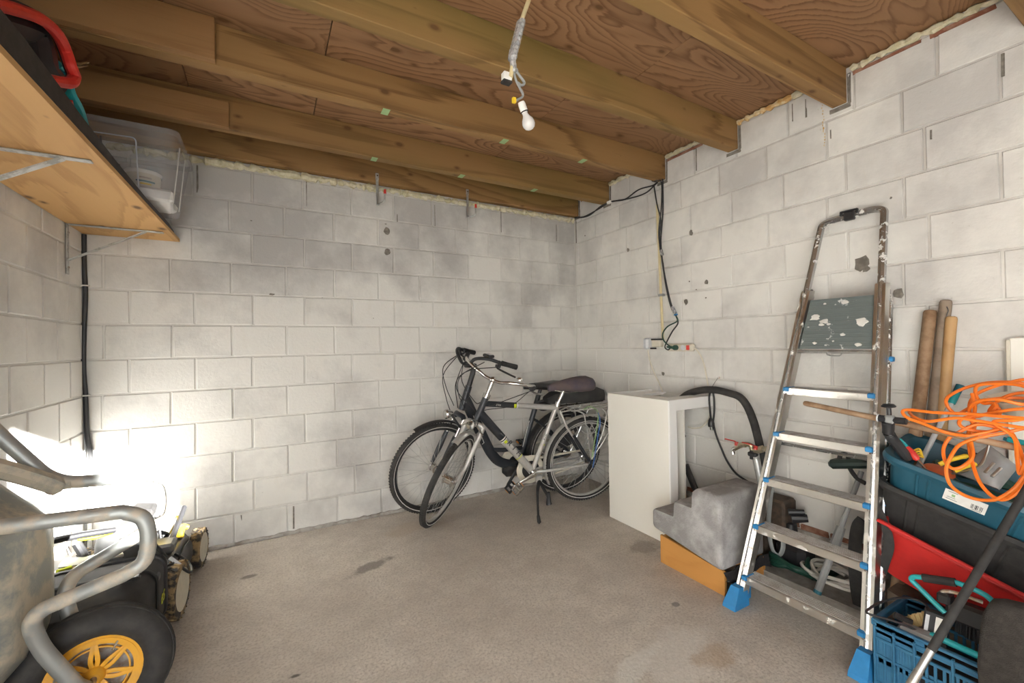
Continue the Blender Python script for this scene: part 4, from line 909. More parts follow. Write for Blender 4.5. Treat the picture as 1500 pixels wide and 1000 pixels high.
# ================================================================== stacked tubs and the crate in front
def basis(e1, e2):
    e1 = V(e1).normalized(); e2 = V(e2); e2 = (e2 - e1*e2.dot(e1)).normalized(); return Matrix((e1, e2, e1.cross(e2))).transposed()
def tub(name, label, O, R, L, W, H, mt, lip=.022, taper=.045, lipdrop=.03, ribs=True, thick=.004, ridge=None):
    t = thing(name, label, 'tub', O, R)
    def ring(l, w, z, ins=0.0, r=.06): return [V((x + L/2, y + W/2, z)) for x, y in rrect(l, w, r, 5)]
    out = [ring(L - 2*taper, W - 2*taper, -H, r=.04), ring(L - .012, W - .012, -.02)]
    prof = [ring(L - 2*taper, W - 2*taper, -H, r=.04), ring(L - .010, W - .010, -lipdrop), ring(L + 2*lip - .010, W + 2*lip - .010, -lipdrop, r=.07), ring(L + 2*lip, W + 2*lip, -lipdrop*.5, r=.07), ring(L + 2*lip - .008, W + 2*lip - .008, 0, r=.07), ring(L - .01, W - .01, -.004), ring(L - .018, W - .018, -.012), ring(L - 2*taper - .01, W - 2*taper - .01, -H + .006, r=.04)]
    obj('tub_body', MB().loft(prof), M[mt], t, local=True, smooth=30)
    if ribs:
        for k, (x, wd) in enumerate(((.10, .004), (.135, .004), (L*.62, .004), (L*.78, .004))):
            mb = MB()
            for yy, sg in ((0, 1), ):
                p0 = V((x, .006, -lipdrop)); p1 = V((x + (.5*L - x)*taper*2/L, taper, -H)); mb.tube([p0, p1], .006, 6)
            obj('rib', mb, M[mt], t, local=True)
    return t
RT = basis((.091, -.954, -.285), (.993, .063, .104))
OB = at(1299, 664, 'x', -.46)
UZ = RT @ V((0, 0, 1))
RR = basis((.10, -.940, -.325), (.993, .08, .06))
ORd = at(1291, 762, 'x', -.475)
bx = MB().prism([(-2.47, .015), (-2.47, .20), (-3.05, .03), (-3.05, .0), (-2.47, 0)], (-.20, 0, 0), (0, 1, 0), (0, 0, 1), .26)
tag(obj('wooden_wedge', bx, M['handle2'], None, smooth=None), 'sloping brown wooden block under the red tub', 'block')
red = tub('red_tub', 'red plastic tub, lowest of the three stacked tubs', ORd, RR, .62, .36, .22, 'redtub', lip=.014, taper=.055, lipdrop=.018, ribs=False)
obj('rim_lip', MB().box((.31, -.022, .006), (.64, .016, .012), .003), M['redtub'], red, local=True, label='raised double rim')
blk = tub('black_tub', 'black plastic tub stacked between the red tub and the blue tub', OB - UZ*.118 + V((.006, 0, 0)), RT, .60, .355, .26, 'blackm', taper=.04, lip=.018)
blu = tub('blue_tub', 'dark petrol-blue plastic tub full of tools, top of the stack', OB, RT, .60, .345, .25, 'petrol', taper=.045)
def BL(x, y, z): return OB + RT @ V((x, y, z))          # the blue tub's own frame: x towards the camera, y to the wall, z out of the tub
lb = thing('barcode_label', 'white barcode sticker on the front of the petrol-blue tub', 'label', BL(.238, .01, -.07))
RL = Matrix.Rotation(math.radians(10.3), 3, 'X')
def onlabel(x, z, sx, sz, h):                          # a flat piece on the sticker: x, z from its centre
    c = V((.238, .0098, -.068)) + RL @ V((x, -h, z)); q = MB().box(c, (sx, .0010, sz), 0, RL)
    return [BL(*v) for v in q.v], q.f
obj('sticker', MB().add(*onlabel(0, 0, .110, .046, 0)), M['white_p'], lb, smooth=None)
random.seed(8); bars = MB(); x = .018
while x < .046:
    wd = random.choice((.0010, .0016, .0024)); bars.add(*onlabel(x, -.006, wd, .018, .0007)); x += wd + random.choice((.001, .0018, .003))
obj('barcode', bars, M['ink'], lb, smooth=None)
obj('green_dot', MB().add(*onlabel(-.030, .004, .009, .009, .0007)), M['gtape'], lb, smooth=None)
for k, (xx, zz, ln) in enumerate(((-.033, .0165, .026), (-.034, -.006, .022), (-.032, -.014, .03), (.034, -.0185, .024))):
    obj('printed_line', MB().add(*onlabel(xx, zz, ln, .0022, .0007)), M['grey'], lb, smooth=None)
# contents of the blue tub
sc1 = thing('dustpan', 'grey slotted metal scoop lying in the petrol-blue tub', 'scoop', BL(.30, .16, -.06))
g0 = [at(1395, 690, 'x', -.33), at(1449, 651, 'x', -.26), at(1490, 682, 'x', -.26), at(1462, 716, 'x', -.36)]
def quad4(a, b, c, d, h, mt, par, name, n=5, crown=.012):
    nn = (b - a).cross(d - a).normalized(); nn = nn if nn.z > 0 else -nn
    top = []
    for i in range(n + 1):
        row = []
        for j in range(n + 1):
            p = a.lerp(b, i/n).lerp(d.lerp(c, i/n), j/n); row.append(p + nn * crown * math.sin(PI*i/n)**.7 * math.sin(PI*j/n)**.5)
        top.append(row)
    vs = [p for r in top for p in r] + [p - nn*h for r in top for p in r]; m = n + 1; k = m*m
    fs = []
    for i in range(n):
        for j in range(n):
            q = (i*m + j, (i+1)*m + j, (i+1)*m + j + 1, i*m + j + 1); fs.append(q); fs.append(tuple(k + z for z in q[::-1]))
    for i in range(n):
        fs += [(i*m, k + i*m, k + (i+1)*m, (i+1)*m), (i*m + n, (i+1)*m + n, k + (i+1)*m + n, k + i*m + n), (i, i+1, k + i + 1, k + i), (n*m + i, k + n*m + i, k + n*m + i + 1, n*m + i + 1)]
    return obj(name, MB().add(vs, fs), M[mt], par, smooth=50)
M['scoop'] = flat('scoop_grey', (0.30, 0.30, 0.30), 0.42, 0.3)
quad4(g0[0], g0[1], g0[2], g0[3], .012, 'scoop', sc1, 'scoop_plate', crown=.030)
fb = [at(1410, 690, 'x', -.30), at(1428, 700, 'x', -.30)]
for (x0, y0, x1, y1) in ((1443, 692, 1456, 678), (1453, 698, 1466, 685)):
    obj('slot', MB().tube([at(x0, y0, 'x', -.348), at(x1, y1, 'x', -.318)], [(.0055, .004)]*2, 8), M['alu'], sc1, label='bright raised slot')
obj('scoop_lip', MB().tube(catmull([at(1392, 694, 'x', -.36), at(1415, 690, 'x', -.36), at(1436, 681, 'x', -.34), at(1444, 666, 'x', -.32), at(1448, 652, 'x', -.29)], 5), .004, 6), M['alu'], sc1)
pl_ = thing('pliers', 'pair of yellow plier handles sticking out of the blue tub', 'pliers', BL(.28, .09, -.03))
for (a, b) in (((1376, 680), (1418, 667)), ((1398, 690), (1430, 679))):
    p, q = at(*a, 'x', -.40), at(*b, 'x', -.36); obj('handle', MB().tube(catmull([p, (p+q)/2 + V((0, 0, .004)), q], 5), [.008]*9 + [.009, .006], 8), M['yellow'], pl_)
sd = thing('screwdriver', 'screwdriver with a blue and red handle standing in the blue tub', 'screwdriver', BL(.10, .08, -.06))
p, q = at(1316, 643, 'x', -.40), at(1345, 674, 'x', -.42); d = q - p
obj('handle_top', MB().tube([p, p + d*.04, p + d*.45], [.006, .010, .0105], 10), M['teal'], sd)
obj('handle_grip', MB().tube([p + d*.42, p + d*.6, p + d*.9, p + d], [.0115, .0145, .0125, .006], 10), M['red'], sd)
obj('shank', MB().cyl(p + d*.95, p + d*1.5, .004, n=8), M['chrome'], sd)
st2 = MB()
for k in range(4):
    st2.tube(catmull([at(1338 + k*1.5, 660 + k*3.4, 'x', -.36), at(1346, 657 + k*3.6, 'x', -.35), at(1350 + k, 662 + k*2.6, 'x', -.34)], 4), .0035, 6)
tag(obj('yellow_cord', st2, M['yellow'], None), 'knot of yellow cord in the left corner of the blue tub', 'cord')
gm = MB(); random.seed(14); Q = []
for i in range(44):
    a = i*.45; Q.append(BL(.30 + .19*math.cos(a)*(1 - .003*i), .19 + .105*math.sin(a), -.055 + .02*math.sin(i*1.1)))
tag(obj('green_hose', MB().tube(catmull(Q, 3), .0115, 7), M['green'], None), 'dark green hose coiled inside the blue tub', 'hose')
tag(obj('orange_disc', MB().ball(at(1375, 690, 'x', -.36), .048, 16, 8, (1, 1.1, .35), RT), flat('orange_red_plastic', (.50, .09, .02), .5), None), 'orange-red rounded plastic piece low in the blue tub', 'disc')
tag(obj('black_bag', MB().ball(BL(.33, .18, -.13), .12, 16, 8, (2.0, 1.05, .5), RT), M['cloth'], None), 'black rumpled bag filling the bottom of the blue tub', 'bag')
tk = thing('teal_rod', 'teal plastic rod lying at the right end of the blue tub', 'rod', at(1480, 646, 'x', -.30))
obj('rod', MB().cyl(at(1476, 643, 'x', -.30), at(1512, 651, 'x', -.30), .0095, n=10), M['teal'], tk); obj('rod_cap', MB().cyl(at(1470, 642, 'x', -.30), at(1478, 644, 'x', -.30), .006, n=8), M['teald'], tk)
tag(obj('white_bowl', MB().lathe([(.0005, 0), (.05, .004), (.085, .055), (.090, .062), (.082, .058), (.047, .010), (.0005, .006)], at(1500, 606, 'x', -.22), (-.2, .1, 1), 20), M['cream'], None), 'cream bowl behind the orange cord at the right edge', 'bowl')
# long handle lying across the tub, poking out to the left
stick('tool_handle', 'brown handle lying across the blue tub and poking out before the stepladder', at(1177, 590, 'x', -.50), at(1512, 660, 'x', -.44), .0115, 'handle')
# T-handled telescopic tool standing in the tub corner
tt = thing('hand_tool', 'black T-handled tool with grips standing at the left corner of the blue tub', 'tool handle', at(1330, 672, 'x', -.44))
gx = -.50
obj('grip_bar', MB().tube([at(1287, 612, 'x', gx), at(1300, 614, 'x', gx)], .0135, 10).tube([at(1308, 615, 'x', gx), at(1328, 617, 'x', gx)], [.013, .0125], 10), M['black'], tt)
obj('grip_end', MB().torus(at(1286.5, 612, 'x', gx), at(1300, 614, 'x', gx) - at(1286, 612, 'x', gx), .0125, .003, 14, 6), M['lgrey'], tt)
obj('clamp', MB().box(at(1304, 614, 'x', gx), (.03, .03, .032), .006), M['grey'], tt)
obj('knob', MB().lathe([(.0005, .022), (.016, .020), (.0235, .012), (.022, .008), (.008, .004), (.008, -.03)], at(1302, 599, 'x', gx), (0, .05, 1), 14), M['black'], tt)
obj('collar', MB().cyl(at(1301, 618, 'x', gx), at(1301, 634, 'x', gx + .01), .020, .019, 12), M['black'], tt)
P = [at(1302, 634, 'x', -.47), at(1306, 641, 'x', -.46), at(1315, 652, 'x', -.445), at(1330, 672, 'x', -.42)]
obj('hand_grip', MB().tube(catmull(P, 6), [.0185 + .0012*(i % 2) for i in range(19)], 10), M['black'], tt)
# orange extension cord heaped over the tub
cord = [(1400, 655, -.36), (1422, 640, -.34), (1428, 618, -.34), (1418, 640, -.40), (1432, 700, -.505), (1462, 731, -.535), (1490, 720, -.53), (1502, 690, -.50), (1480, 632, -.42), (1440, 634, -.45), (1418, 638, -.46), (1385, 633, -.50), (1352, 620, -.50), (1330, 612, -.50), (1322, 603, -.49), (1332, 600, -.47), (1370, 604, -.46), (1420, 606, -.44), (1470, 610, -.44), (1512, 612, -.42), (1530, 600, -.32), (1512, 585, -.26), (1470, 583, -.27), (1436, 588, -.30), (1415, 600, -.33), (1402, 606, -.36), (1390, 598, -.38), (1386, 585, -.37), (1398, 575, -.33), (1420, 566, -.28), (1450, 560, -.24), (1490, 560, -.20), (1525, 570, -.22), (1525, 585, -.36), (1500, 592, -.43), (1465, 585, -.44), (1440, 586, -.42), (1425, 592, -.40), (1420, 602, -.38), (1428, 610, -.37), (1446, 606, -.36), (1460, 597, -.36), (1455, 590, -.35), (1440, 590, -.34), (1430, 580, -.33), (1432, 565, -.31), (1460, 562, -.29), (1500, 566, -.30), (1530, 590, -.35), (1520, 625, -.44), (1470, 622, -.46), (1430, 616, -.47), (1400, 612, -.48), (1360, 617, -.49), (1340, 611, -.47), (1332, 604, -.44)]
def cordpts(L_): return [at(a, b, 'x', c) for a, b, c in L_]
ec = thing('extension_cord', 'bright orange extension cord heaped in loops over the blue tub', 'cord', at(1430, 640, 'x', -.42))
obj('cord', MB().tube(catmull(cordpts(cord), 7), .0056, 7), M['orange'], ec)
c2 = [(1418, 624, -.41), (1423, 650, -.44), (1425, 668, -.47), (1412, 682, -.50), (1396, 686, -.51), (1385, 676, -.50), (1382, 658, -.48), (1390, 642, -.46), (1406, 632, -.44), (1430, 622, -.42), (1452, 624, -.41), (1460, 630, -.41), (1440, 632, -.42), (1415, 628, -.43), (1405, 620, -.43), (1412, 612, -.42), (1440, 607, -.40), (1480, 600, -.40), (1515, 596, -.38), (1530, 580, -.28), (1500, 575, -.24), (1470, 582, -.28), (1450, 600, -.33), (1455, 608, -.35), (1464, 606, -.36), (1463, 598, -.36), (1456, 598, -.36)]
obj('cord', MB().tube(catmull(cordpts(c2), 7), .0056, 7), M['orange'], ec)
c3 = [(1424, 576, -.36), (1428, 596, -.38), (1426, 612, -.41), (1424, 618, -.41), (1420, 600, -.36), (1423, 585, -.34), (1436, 574, -.30), (1470, 562, -.26), (1510, 556, -.22), (1535, 575, -.25), (1520, 605, -.40), (1490, 615, -.44), (1455, 618, -.45), (1485, 640, -.46), (1490, 670, -.49), (1494, 694, -.51), (1502, 676, -.50), (1508, 650, -.46), (1506, 628, -.43), (1470, 634, -.44), (1430, 642, -.46), (1405, 652, -.49), (1391, 672, -.52), (1386, 690, -.525), (1394, 712, -.53), (1420, 728, -.535), (1455, 732, -.54), (1485, 716, -.54), (1505, 690, -.52)]
obj('cord', MB().tube(catmull(cordpts(c3), 7), .0056, 7), M['orange'], ec)
# ------------------------------------------------------------------ blue crate with tools
cr = thing('blue_crate', 'blue ventilated plastic crate of tools on the floor by the stepladder', 'crate', (-.535, -2.86, 0))
cx0, cx1, cy0, cy1, ch = -.672, -.400, -2.552, -3.14, .236
def wallslots(xf):
    """long crate wall on the plane x = xf: a lattice with real slots"""
    mb = MB(); th = .006
    zb_, zt_ = .012, ch
    cols = [cy0, -2.600, -2.655, -2.705, -2.80, -2.90, -3.0, -3.085, cy1]
    rows = [zb_, .105, .118, .165, .178, .205, zt_]
    mb.box((xf, (cy0+cy1)/2, zt_ - .004), (.016, cy0 - cy1, .010), .002)
    for z in (.014, .112, .172, .207): mb.box((xf - .002, (cy0+cy1)/2, z), (.010, cy0 - cy1, .010), .002)
    y = cy0 - .004
    k = 0
    while y > cy1:
        grp = (k % 7)
        wd = .008
        mb.box((xf, y - wd/2, (zb_ + .172)/2), (th, wd, .165), .001)
        y -= wd + (.0075 if grp in (2, 3, 4) else .014); k += 1
    for y in (-2.555, -2.61, -2.665, -2.76, -2.86, -2.96, -3.05, -3.13): mb.box((xf - .003, y, .11), (.014, .007, .215), .0015)
    for (ya, yb) in ((cy0, -2.61), (-2.60, -2.665)): mb.box((xf + .001, (ya+yb)/2, .16), (.004, ya - yb, .145), .001)
    for (ya, yb, za, zb2) in ((-2.552, -2.665, .018, .105), (-2.70, -3.14, .118, .128), (-2.552, -2.69, .19, .23), (-2.69, -3.14, .19, .20), (-2.88, -3.14, .196, .230)): mb.box((xf + .001, (ya+yb)/2, (za+zb2)/2), (.004, ya - yb, zb2 - za), .001)
    return mb
obj('long_side', wallslots(cx0), M['crate'], cr, smooth=None)
obj('long_side', wallslots(cx1), M['crate'], cr, smooth=None)
for yy in (cy0, cy1):
    mb = MB().box(((cx0+cx1)/2, yy, .085), (cx1 - cx0, .006, .15), .001).box(((cx0+cx1)/2, yy, ch - .012), (cx1 - cx0 + .01, .016, .024), .003)
    for x in (cx0 + .045, cx1 - .045): mb.box((x, yy, .19), (.09, .008, .06), .002)
    for x in (cx0 + .03, (cx0+cx1)/2, cx1 - .03): mb.box((x, yy - .003, .10), (.008, .014, .18), .001)
    obj('short_side', mb, M['crate'], cr, smooth=None, label='short side with a hand hole')
obj('crate_floor', MB().box(((cx0+cx1)/2, (cy0+cy1)/2, .008), (cx1 - cx0, cy0 - cy1, .010), .002), M['crate'], cr, smooth=None)
br = thing('paint_brush', 'tan-bristled hand brush lying in the blue crate', 'brush', at(1348, 912, 'x', -.55))
b0_ = at(1350, 922, 'x', -.56); bt = at(1343, 903, 'x', -.54); bw = at(1362, 905, 'x', -.55) - at(1343, 910, 'x', -.55)
random.seed(6); mb = MB()
for i in range(13):
    o = b0_ - bw*.55 + bw*1.1*(i/12); tipp = o + (bt - b0_)*1.15 + V((random.uniform(-.004, .004), random.uniform(-.004, .004), 0)) - bw*.10*(1 - i/6)
    mb.tube([o, tipp], [.0055, .004], 5).tube([o + V((.012, 0, 0)), tipp + V((.012, 0, .002))], [.0055, .004], 5)
obj('bristles', mb, M['bristle'], br, kind='stuff')
obj('brush_block', MB().tube([b0_ - bw*.6 - (bt - b0_)*.15 + V((.006, 0, 0)), b0_ + bw*.65 - (bt - b0_)*.15 + V((.006, 0, 0))], .016, 8), M['handle2'], br)
bxo = thing('small_carton', 'black and white carton standing in the blue crate', 'carton', at(1370, 930, 'x', -.60))
cB = at(1370, 920, 'x', -.575); Rz = Matrix.Rotation(.35, 3, 'Z') @ Matrix.Rotation(.12, 3, 'X')
obj('carton_body', MB().box(cB, (.03, .062, .115), .002, Rz), M['ink'], bxo, smooth=None)
obj('carton_front', MB().box(cB + Rz @ V((-.0158, -.012, .008)), (.0012, .032, .080), .0003, Rz), M['white_p'], bxo, smooth=None)
obj('carton_edge', MB().box(cB + Rz @ V((-.0158, .024, -.002)), (.0012, .010, .095), .0003, Rz), M['lgrey'], bxo, smooth=None)
tsw = thing('garden_tool', 'teal-framed brush tool with a black grip standing in the crate before the red tub', 'tool', at(1390, 930, 'x', -.56))
P = fillet([at(1384, 897, 'x', -.56), at(1334, 848, 'x', -.56), at(1338, 844, 'x', -.56), at(1356, 846, 'x', -.555), at(1400, 852, 'x', -.55), at(1425, 862, 'x', -.545), at(1448, 873, 'x', -.54), at(1470, 900, 'x', -.54)], .02)
obj('frame_tube', MB().tube(P, .0085, 10), M['teal'], tsw)
obj('hand_grip', MB().tube([at(1352, 846, 'x', -.556), at(1400, 853, 'x', -.551)], .0135, 10), M['blackm'], tsw)
obj('bracket', MB().tube(catmull([at(1378, 873, 'x', -.56), at(1382, 866, 'x', -.56), at(1400, 868, 'x', -.55), at(1440, 882, 'x', -.54)], 5), .006, 7), M['rust'], tsw)
obj('head_block', MB().box(at(1385, 874, 'x', -.55), (.05, .035, .035), .006).box(at(1420, 900, 'x', -.52), (.05, .11, .07), .01), M['black'], tsw)
bb = thing('floor_brush', 'black-bristled brush head lying in the right half of the blue crate', 'brush', at(1420, 930, 'x', -.55))
mb = MB(); random.seed(2)
for i in range(11):
    for j in range(4):
        p = at(1402 + i*5, 895 + i*2.4, 'x', -.50 + j*.016); mb.tube([p + V((0, 0, .005)), p + V((random.uniform(-.006, .006), random.uniform(-.006, .006), -.075))], [.005, .0035], 5)
obj('bristles', mb, M['black'], bb, kind='stuff')
obj('brush_back', MB().tube([at(1395, 890, 'x', -.475), at(1465, 920, 'x', -.475)], [(.034, .010)]*2, 10), M['blackm'], bb)
tag(obj('teal_tube', MB().tube(catmull([at(1365, 930, 'x', -.61), at(1385, 938, 'x', -.62), at(1420, 954, 'x', -.63), at(1455, 969, 'x', -.63)], 5), .0105, 10), M['teal'], None), 'teal tube lying along the front rim inside the blue crate', 'tube')
mb = MB()
for (pa_, pb_, h_) in (((1300, 915), (1330, 930), .03), ((1310, 900), (1336, 912), .02)): mb.tube([at(*pa_, 'x', -.60), at(*pb_, 'x', -.58)], .012, 8)
tag(obj('black_tools', mb.box((-.53, -2.80, .075), (.20, .42, .11), .02), M['cloth'], None), 'dark bundle of cloths filling the bottom of the blue crate', 'cloths')
tag(obj('grey_stone', MB().box(at(1344, 928, 'x', -.62), (.06, .10, .03), .01, Matrix.Rotation(.1, 3, 'Z')), M['grey'], None), 'small grey sanding block lying inside the crate rim', 'block')
lc = MB().tube(catmull([at(1345, 925, 'x', -.62), at(1330, 917, 'x', -.64), at(1305, 908, 'x', -.67), at(1282, 902, 'x', -.70), at(1270, 897, 'x', -.71), at(1272, 892, 'x', -.69), at(1290, 882, 'x', -.62), at(1312, 876, 'x', -.57), at(1335, 876, 'x', -.53), at(1352, 882, 'x', -.52), at(1362, 893, 'x', -.52)], 6), .0042, 7)
tag(obj('black_wire', lc, M['black'], None), 'black twisted wire looping over the corner of the blue crate', 'wire')
sb = MB().tube(catmull([at(1284, 738, 'x', -.44), at(1290, 752, 'x', -.46), at(1300, 780, 'x', -.48), at(1302, 800, 'x', -.48), at(1296, 825, 'x', -.48), at(1290, 845, 'x', -.47), at(1286, 860, 'x', -.46)], 6), [(.0165 - .00035*abs(i - 18), .003) for i in range(37)], 8, flat=V((0, 1, 0)))
tag(obj('ladder_strap', sb, M['blackm'], None), 'dark grey webbing strap hanging on the right side of the stepladder', 'strap')
tag(obj('strap_buckle', MB().ball(at(1286, 862, 'x', -.462), .010, 10, 6, (.5, 1, .8)), M['lgrey'], None), 'pale end tab of the dark strap beside the stepladder', 'tab')
# black pole with a metal ferrule, standing in front of the crate
bpole = thing('black_pole', 'black pole with a worn metal ferrule standing in front of the blue crate', 'pole', (-1.10, -2.69, 0))
f0 = V((-1.149, -2.677, 0.0)); f1 = at(1520, 690, 'x', -.56); d = f1 - f0; L_ = d.length; d.normalize()
tcol = (at(1352, 962, 'x', -.95) - f0).dot(d)
obj('shaft', MB().tube([f0 + d*(tcol + .03), f0 + d*(tcol + .035), f0 + d*(L_*1.04), f0 + d*(L_*1.06)], [.0098, .0108, .0108, .006], 16), M['blackm'], bpole)
obj('ferrule', MB().cyl(f0 + d*(tcol - .045), f0 + d*(tcol + .035), .0097, .0097, 16), M['steel'], bpole)
obj('socket', MB().tube([f0 + d*.10, f0 + d*.22, f0 + d*(tcol - .04)], [.008, .0115, .0108], 14), M['rust'], bpole)
obj('spade_point', MB().loft([[f0 + V((a*.020, b*.008, 0)) for a, b in ((-1, -1), (1, -1), (1, 1), (-1, 1))], [f0 + d*.12 + V((a*.015, b*.012, 0)) for a, b in ((-1, -1), (1, -1), (1, 1), (-1, 1))]]), M['rust'], bpole)
# dark felt bag at the right edge
dp = [at(1443, 884, 'x', -.775), at(1452, 874, 'x', -.775), at(1475, 875, 'x', -.775)]
xb_ = -.775
yL = at(1441, 900, 'x', xb_).y
pr = [(yL - .004, 0.0), (yL + .006, .12), (yL + .012, .30), (yL + .004, .40), (yL - .002, .455), (yL - .014, .488), (yL - .040, .500), (yL - .10, .510), (yL - .20, .512), (yL - .33, .50), (yL - .40, .47), (yL - .42, .30), (yL - .42, 0.0)]
cen = V((sum(p[0] for p in pr)/len(pr), sum(p[1] for p in pr)/len(pr), 0))
def fring(x, k): return [V((x + .004*math.sin(q[1]*30 + q[0]*20), cen.x + (q[0] - cen.x)*k, cen.y + (q[1] - cen.y)*k if q[1] > .001 else 0.0)) for q in pr]
tag(obj('felt_bag', MB().loft([fring(xb_ + .004, .90), fring(xb_ - .008, .97), fring(xb_ - .022, .97), fring(xb_ - .034, .90)] if False else [fring(xb_ - .030, .93), fring(xb_ - .018, 1.0), fring(xb_ + .028, 1.0), fring(xb_ + .040, .93)]), M['felt'], None, smooth=50), 'dark brown-black felt bag standing at the right edge before the crate', 'bag')
# ================================================================== bicycles (own frame: x forward, y to the rider's left, z up)
def frame_of(heading, lean):
    f = V((heading[0], heading[1], 0)).normalized(); up = V((0, 0, 1)); l = up.cross(f)
    u2 = up*math.cos(lean) + l*math.sin(lean); l2 = l*math.cos(lean) - up*math.sin(lean)
    return Matrix((f, l2, u2)).transposed()
def rot_about(p, axis, ang):
    T = Matrix.Translation(p); return T @ Matrix.Rotation(ang, 4, axis) @ T.inverted()
def wheel(bike, name, C, Rr, tr, X, rimm, tyrem, strip=True, hubr=.020, nsp=32, seed=1, disc=False):
    """X: 4x4 placing the straight wheel into the bicycle's frame"""
    def ap(mb): mb.v = [X @ q for q in mb.v]; return mb
    C = V(C); Y = V((0, 1, 0)); rr = Rr - tr*1.75
    w_ = obj(name, ap(MB().lathe([(rr + .008, -.010), (rr + .008, .010), (rr - .010, .011), (rr - .016, .004), (rr - .016, -.004), (rr - .010, -.011)], C, Y, 48, close=True)), rimm, bike, local=True)
    t_ = MB().torus(C, Y, Rr - tr, tr, 48, 10)
    for i in range(0, 96):                                # tread blocks
        a = 2*PI*i/96 
        for s in (-1, 1):
            e = V((math.cos(a), 0, math.sin(a))); p = C + e*(Rr - .0016) + Y*(s*.0075)
            t_.box(p, (.004, .009, .012), 0, Matrix((e, Y, e.cross(Y))).transposed())
    obj('tyre', ap(t_), tyrem, w_, local=True)
    if strip:
        for s in (-1, 1):
            obj('reflective_strip', ap(MB().lathe([(Rr - tr*1.35, s*(tr*.93 + .0012)), (Rr - tr*1.12, s*(tr*1.0 + .0014))], C, Y, 48)), M['white_p'], w_, local=True, label='white reflective ring on the tyre wall')
    sp = MB()
    for i in range(nsp):
        a = 2*PI*i/nsp; s = 1 if i % 2 else -1; off = .30 * (1 if (i//2) % 2 else -1)
        p0 = C + V((math.cos(a + off*1.6)*hubr*1.2, s*.028, math.sin(a + off*1.6)*hubr*1.2)); p1 = C + V((math.cos(a)*(rr - .012), 0, math.sin(a)*(rr - .012)))
        sp.tube([p0, p1], .00115, 4, cap=False)
    obj('spokes', ap(sp), M['steel'], w_, local=True, kind='stuff')
    obj('hub', ap(MB().lathe([(.0005, -.055), (.006, -.055), (.007, -.036), (hubr*1.35, -.034), (hubr*1.35, -.028), (hubr, -.024), (hubr, .024), (hubr*1.35, .028), (hubr*1.35, .034), (.007, .036), (.006, .055), (.0005, .055)], C, Y, 18)), M['chrome'], w_, local=True)
    return w_
def guard(bike, name, C, Rg, a0, a1, wd, mt, X=None, lab=None, n=22):
    vs = []; fs = []
    for i in range(n + 1):
        a = math.radians(a0 + (a1 - a0)*i/n); e = V((math.cos(a), 0, math.sin(a)))
        for k in range(5):
            b = -1 + k*.5; vs.append(V(C) + e*(Rg - .010*b*b) + V((0, b*wd, 0)))
        for k in range(5):
            b = 1 - k*.5; vs.append(V(C) + e*(Rg - .010*b*b - .0016) + V((0, b*wd, 0)))
    for i in range(n):
        for k in range(10): fs.append((i*10 + k, i*10 + (k+1) % 10, (i+1)*10 + (k+1) % 10, (i+1)*10 + k))
    fs += [tuple(range(10))[::-1], tuple(n*10 + k for k in range(10))]
    if X is not None: vs = [X @ q for q in vs]
    return obj(name, MB().add(vs, fs), mt, bike, local=True, smooth=50, label=lab)
def mirror(P): return [V((p[0], -p[1], p[2])) for p in P]
def cranks(bike, BB, ang, mt, r_arm=.17, ring=.075, cream=False, both=True):
    BBv = V(BB)
    c = MB().lathe([(.018, .030), (ring - .016, .032), (ring, .034), (ring, .038), (ring - .016, .040), (.018, .042)], BBv, (0, -1, 0), 28)
    obj('chainring', c, M['cream'] if cream else M['black'], bike, local=True)
    for s, a in ((1, ang), (-1, ang + PI)):
        e = V((math.cos(a), 0, math.sin(a))); p0 = BBv + V((0, s*.060, 0)); p1 = p0 + e*r_arm + V((0, s*.012, 0))
        cr_ = obj('crank', MB().tube([p0 - e*.018, p0, p0 + e*.05, p1, p1 + e*.012], [(.010, .006), (.020, .012), (.015, .010), (.011, .008), (.006, .006)], 10, flat=V((0, 0, 1)).cross(V((0, 1, 0)))).cyl(p0 + V((0, -s*.03, 0)), p0 + V((0, s*.013, 0)), .013, n=12), mt, bike, local=True)
        pc = p1 + V((0, s*.055, 0)); ee = V((.72, 0, -.69)) if s > 0 else V((1, 0, 0))
        up = V((0, 1, 0)).cross(ee).normalized(); RP_ = Matrix((ee, V((0, 1, 0)), up)).transposed()
        pd = MB().box(pc + ee*.034, (.014, .095, .022), .004, RP_).box(pc - ee*.034, (.014, .095, .022), .004, RP_).cyl(pc + V((0, -s*.05, 0)), pc + V((0, s*.05, 0)), .010, n=8).box(pc + V((0, s*.045, 0)), (.075, .010, .018), .003, RP_).box(pc - V((0, s*.045, 0)), (.075, .010, .018), .003, RP_)
        po_ = obj('pedal', pd, mt if not cream else M['black'], bike, local=True)
        obj('pedal_reflector', MB().box(pc + ee*.0425, (.004, .045, .013), .001, RP_).box(pc - ee*.0425, (.004, .045, .013), .001, RP_), M['amber'], po_, local=True)
# ---- silver trekking bicycle
silver_root = V((-.380, -.540, .004))
bs = thing('bicycle', 'silver and anthracite trekking bicycle in front, on its side stand, front wheel turned', 'bicycle', silver_root, frame_of((-.983, .185), math.radians(7.0)), group='bicycles parked in the corner')
RH = V((0, 0, .335)); BB = V((.455, 0, .285)); ST = V((.262, 0, .765)); HB = V((.895, 0, .715)); HT = V((.830, 0, .875)); FH = V((1.138, 0, .337))
def L(mb, name, mt, lab=None, par=None, sm=40, kind=None): return obj(name, mb, mt, par or bs, local=True, label=lab, smooth=sm, kind=kind)
TTF = V((.842, 0, .832)); DTF = V((.872, 0, .765))
fm = MB().tube([BB, BB.lerp(DTF, .55)], [(.030, .023)]*2, 12, flat=V((0, 0, 1))).tube([ST + V((.0, 0, .0)), ST.lerp(TTF, .58)], .021, 12).tube([BB, ST + V((0, 0, .03))], .0185, 12)
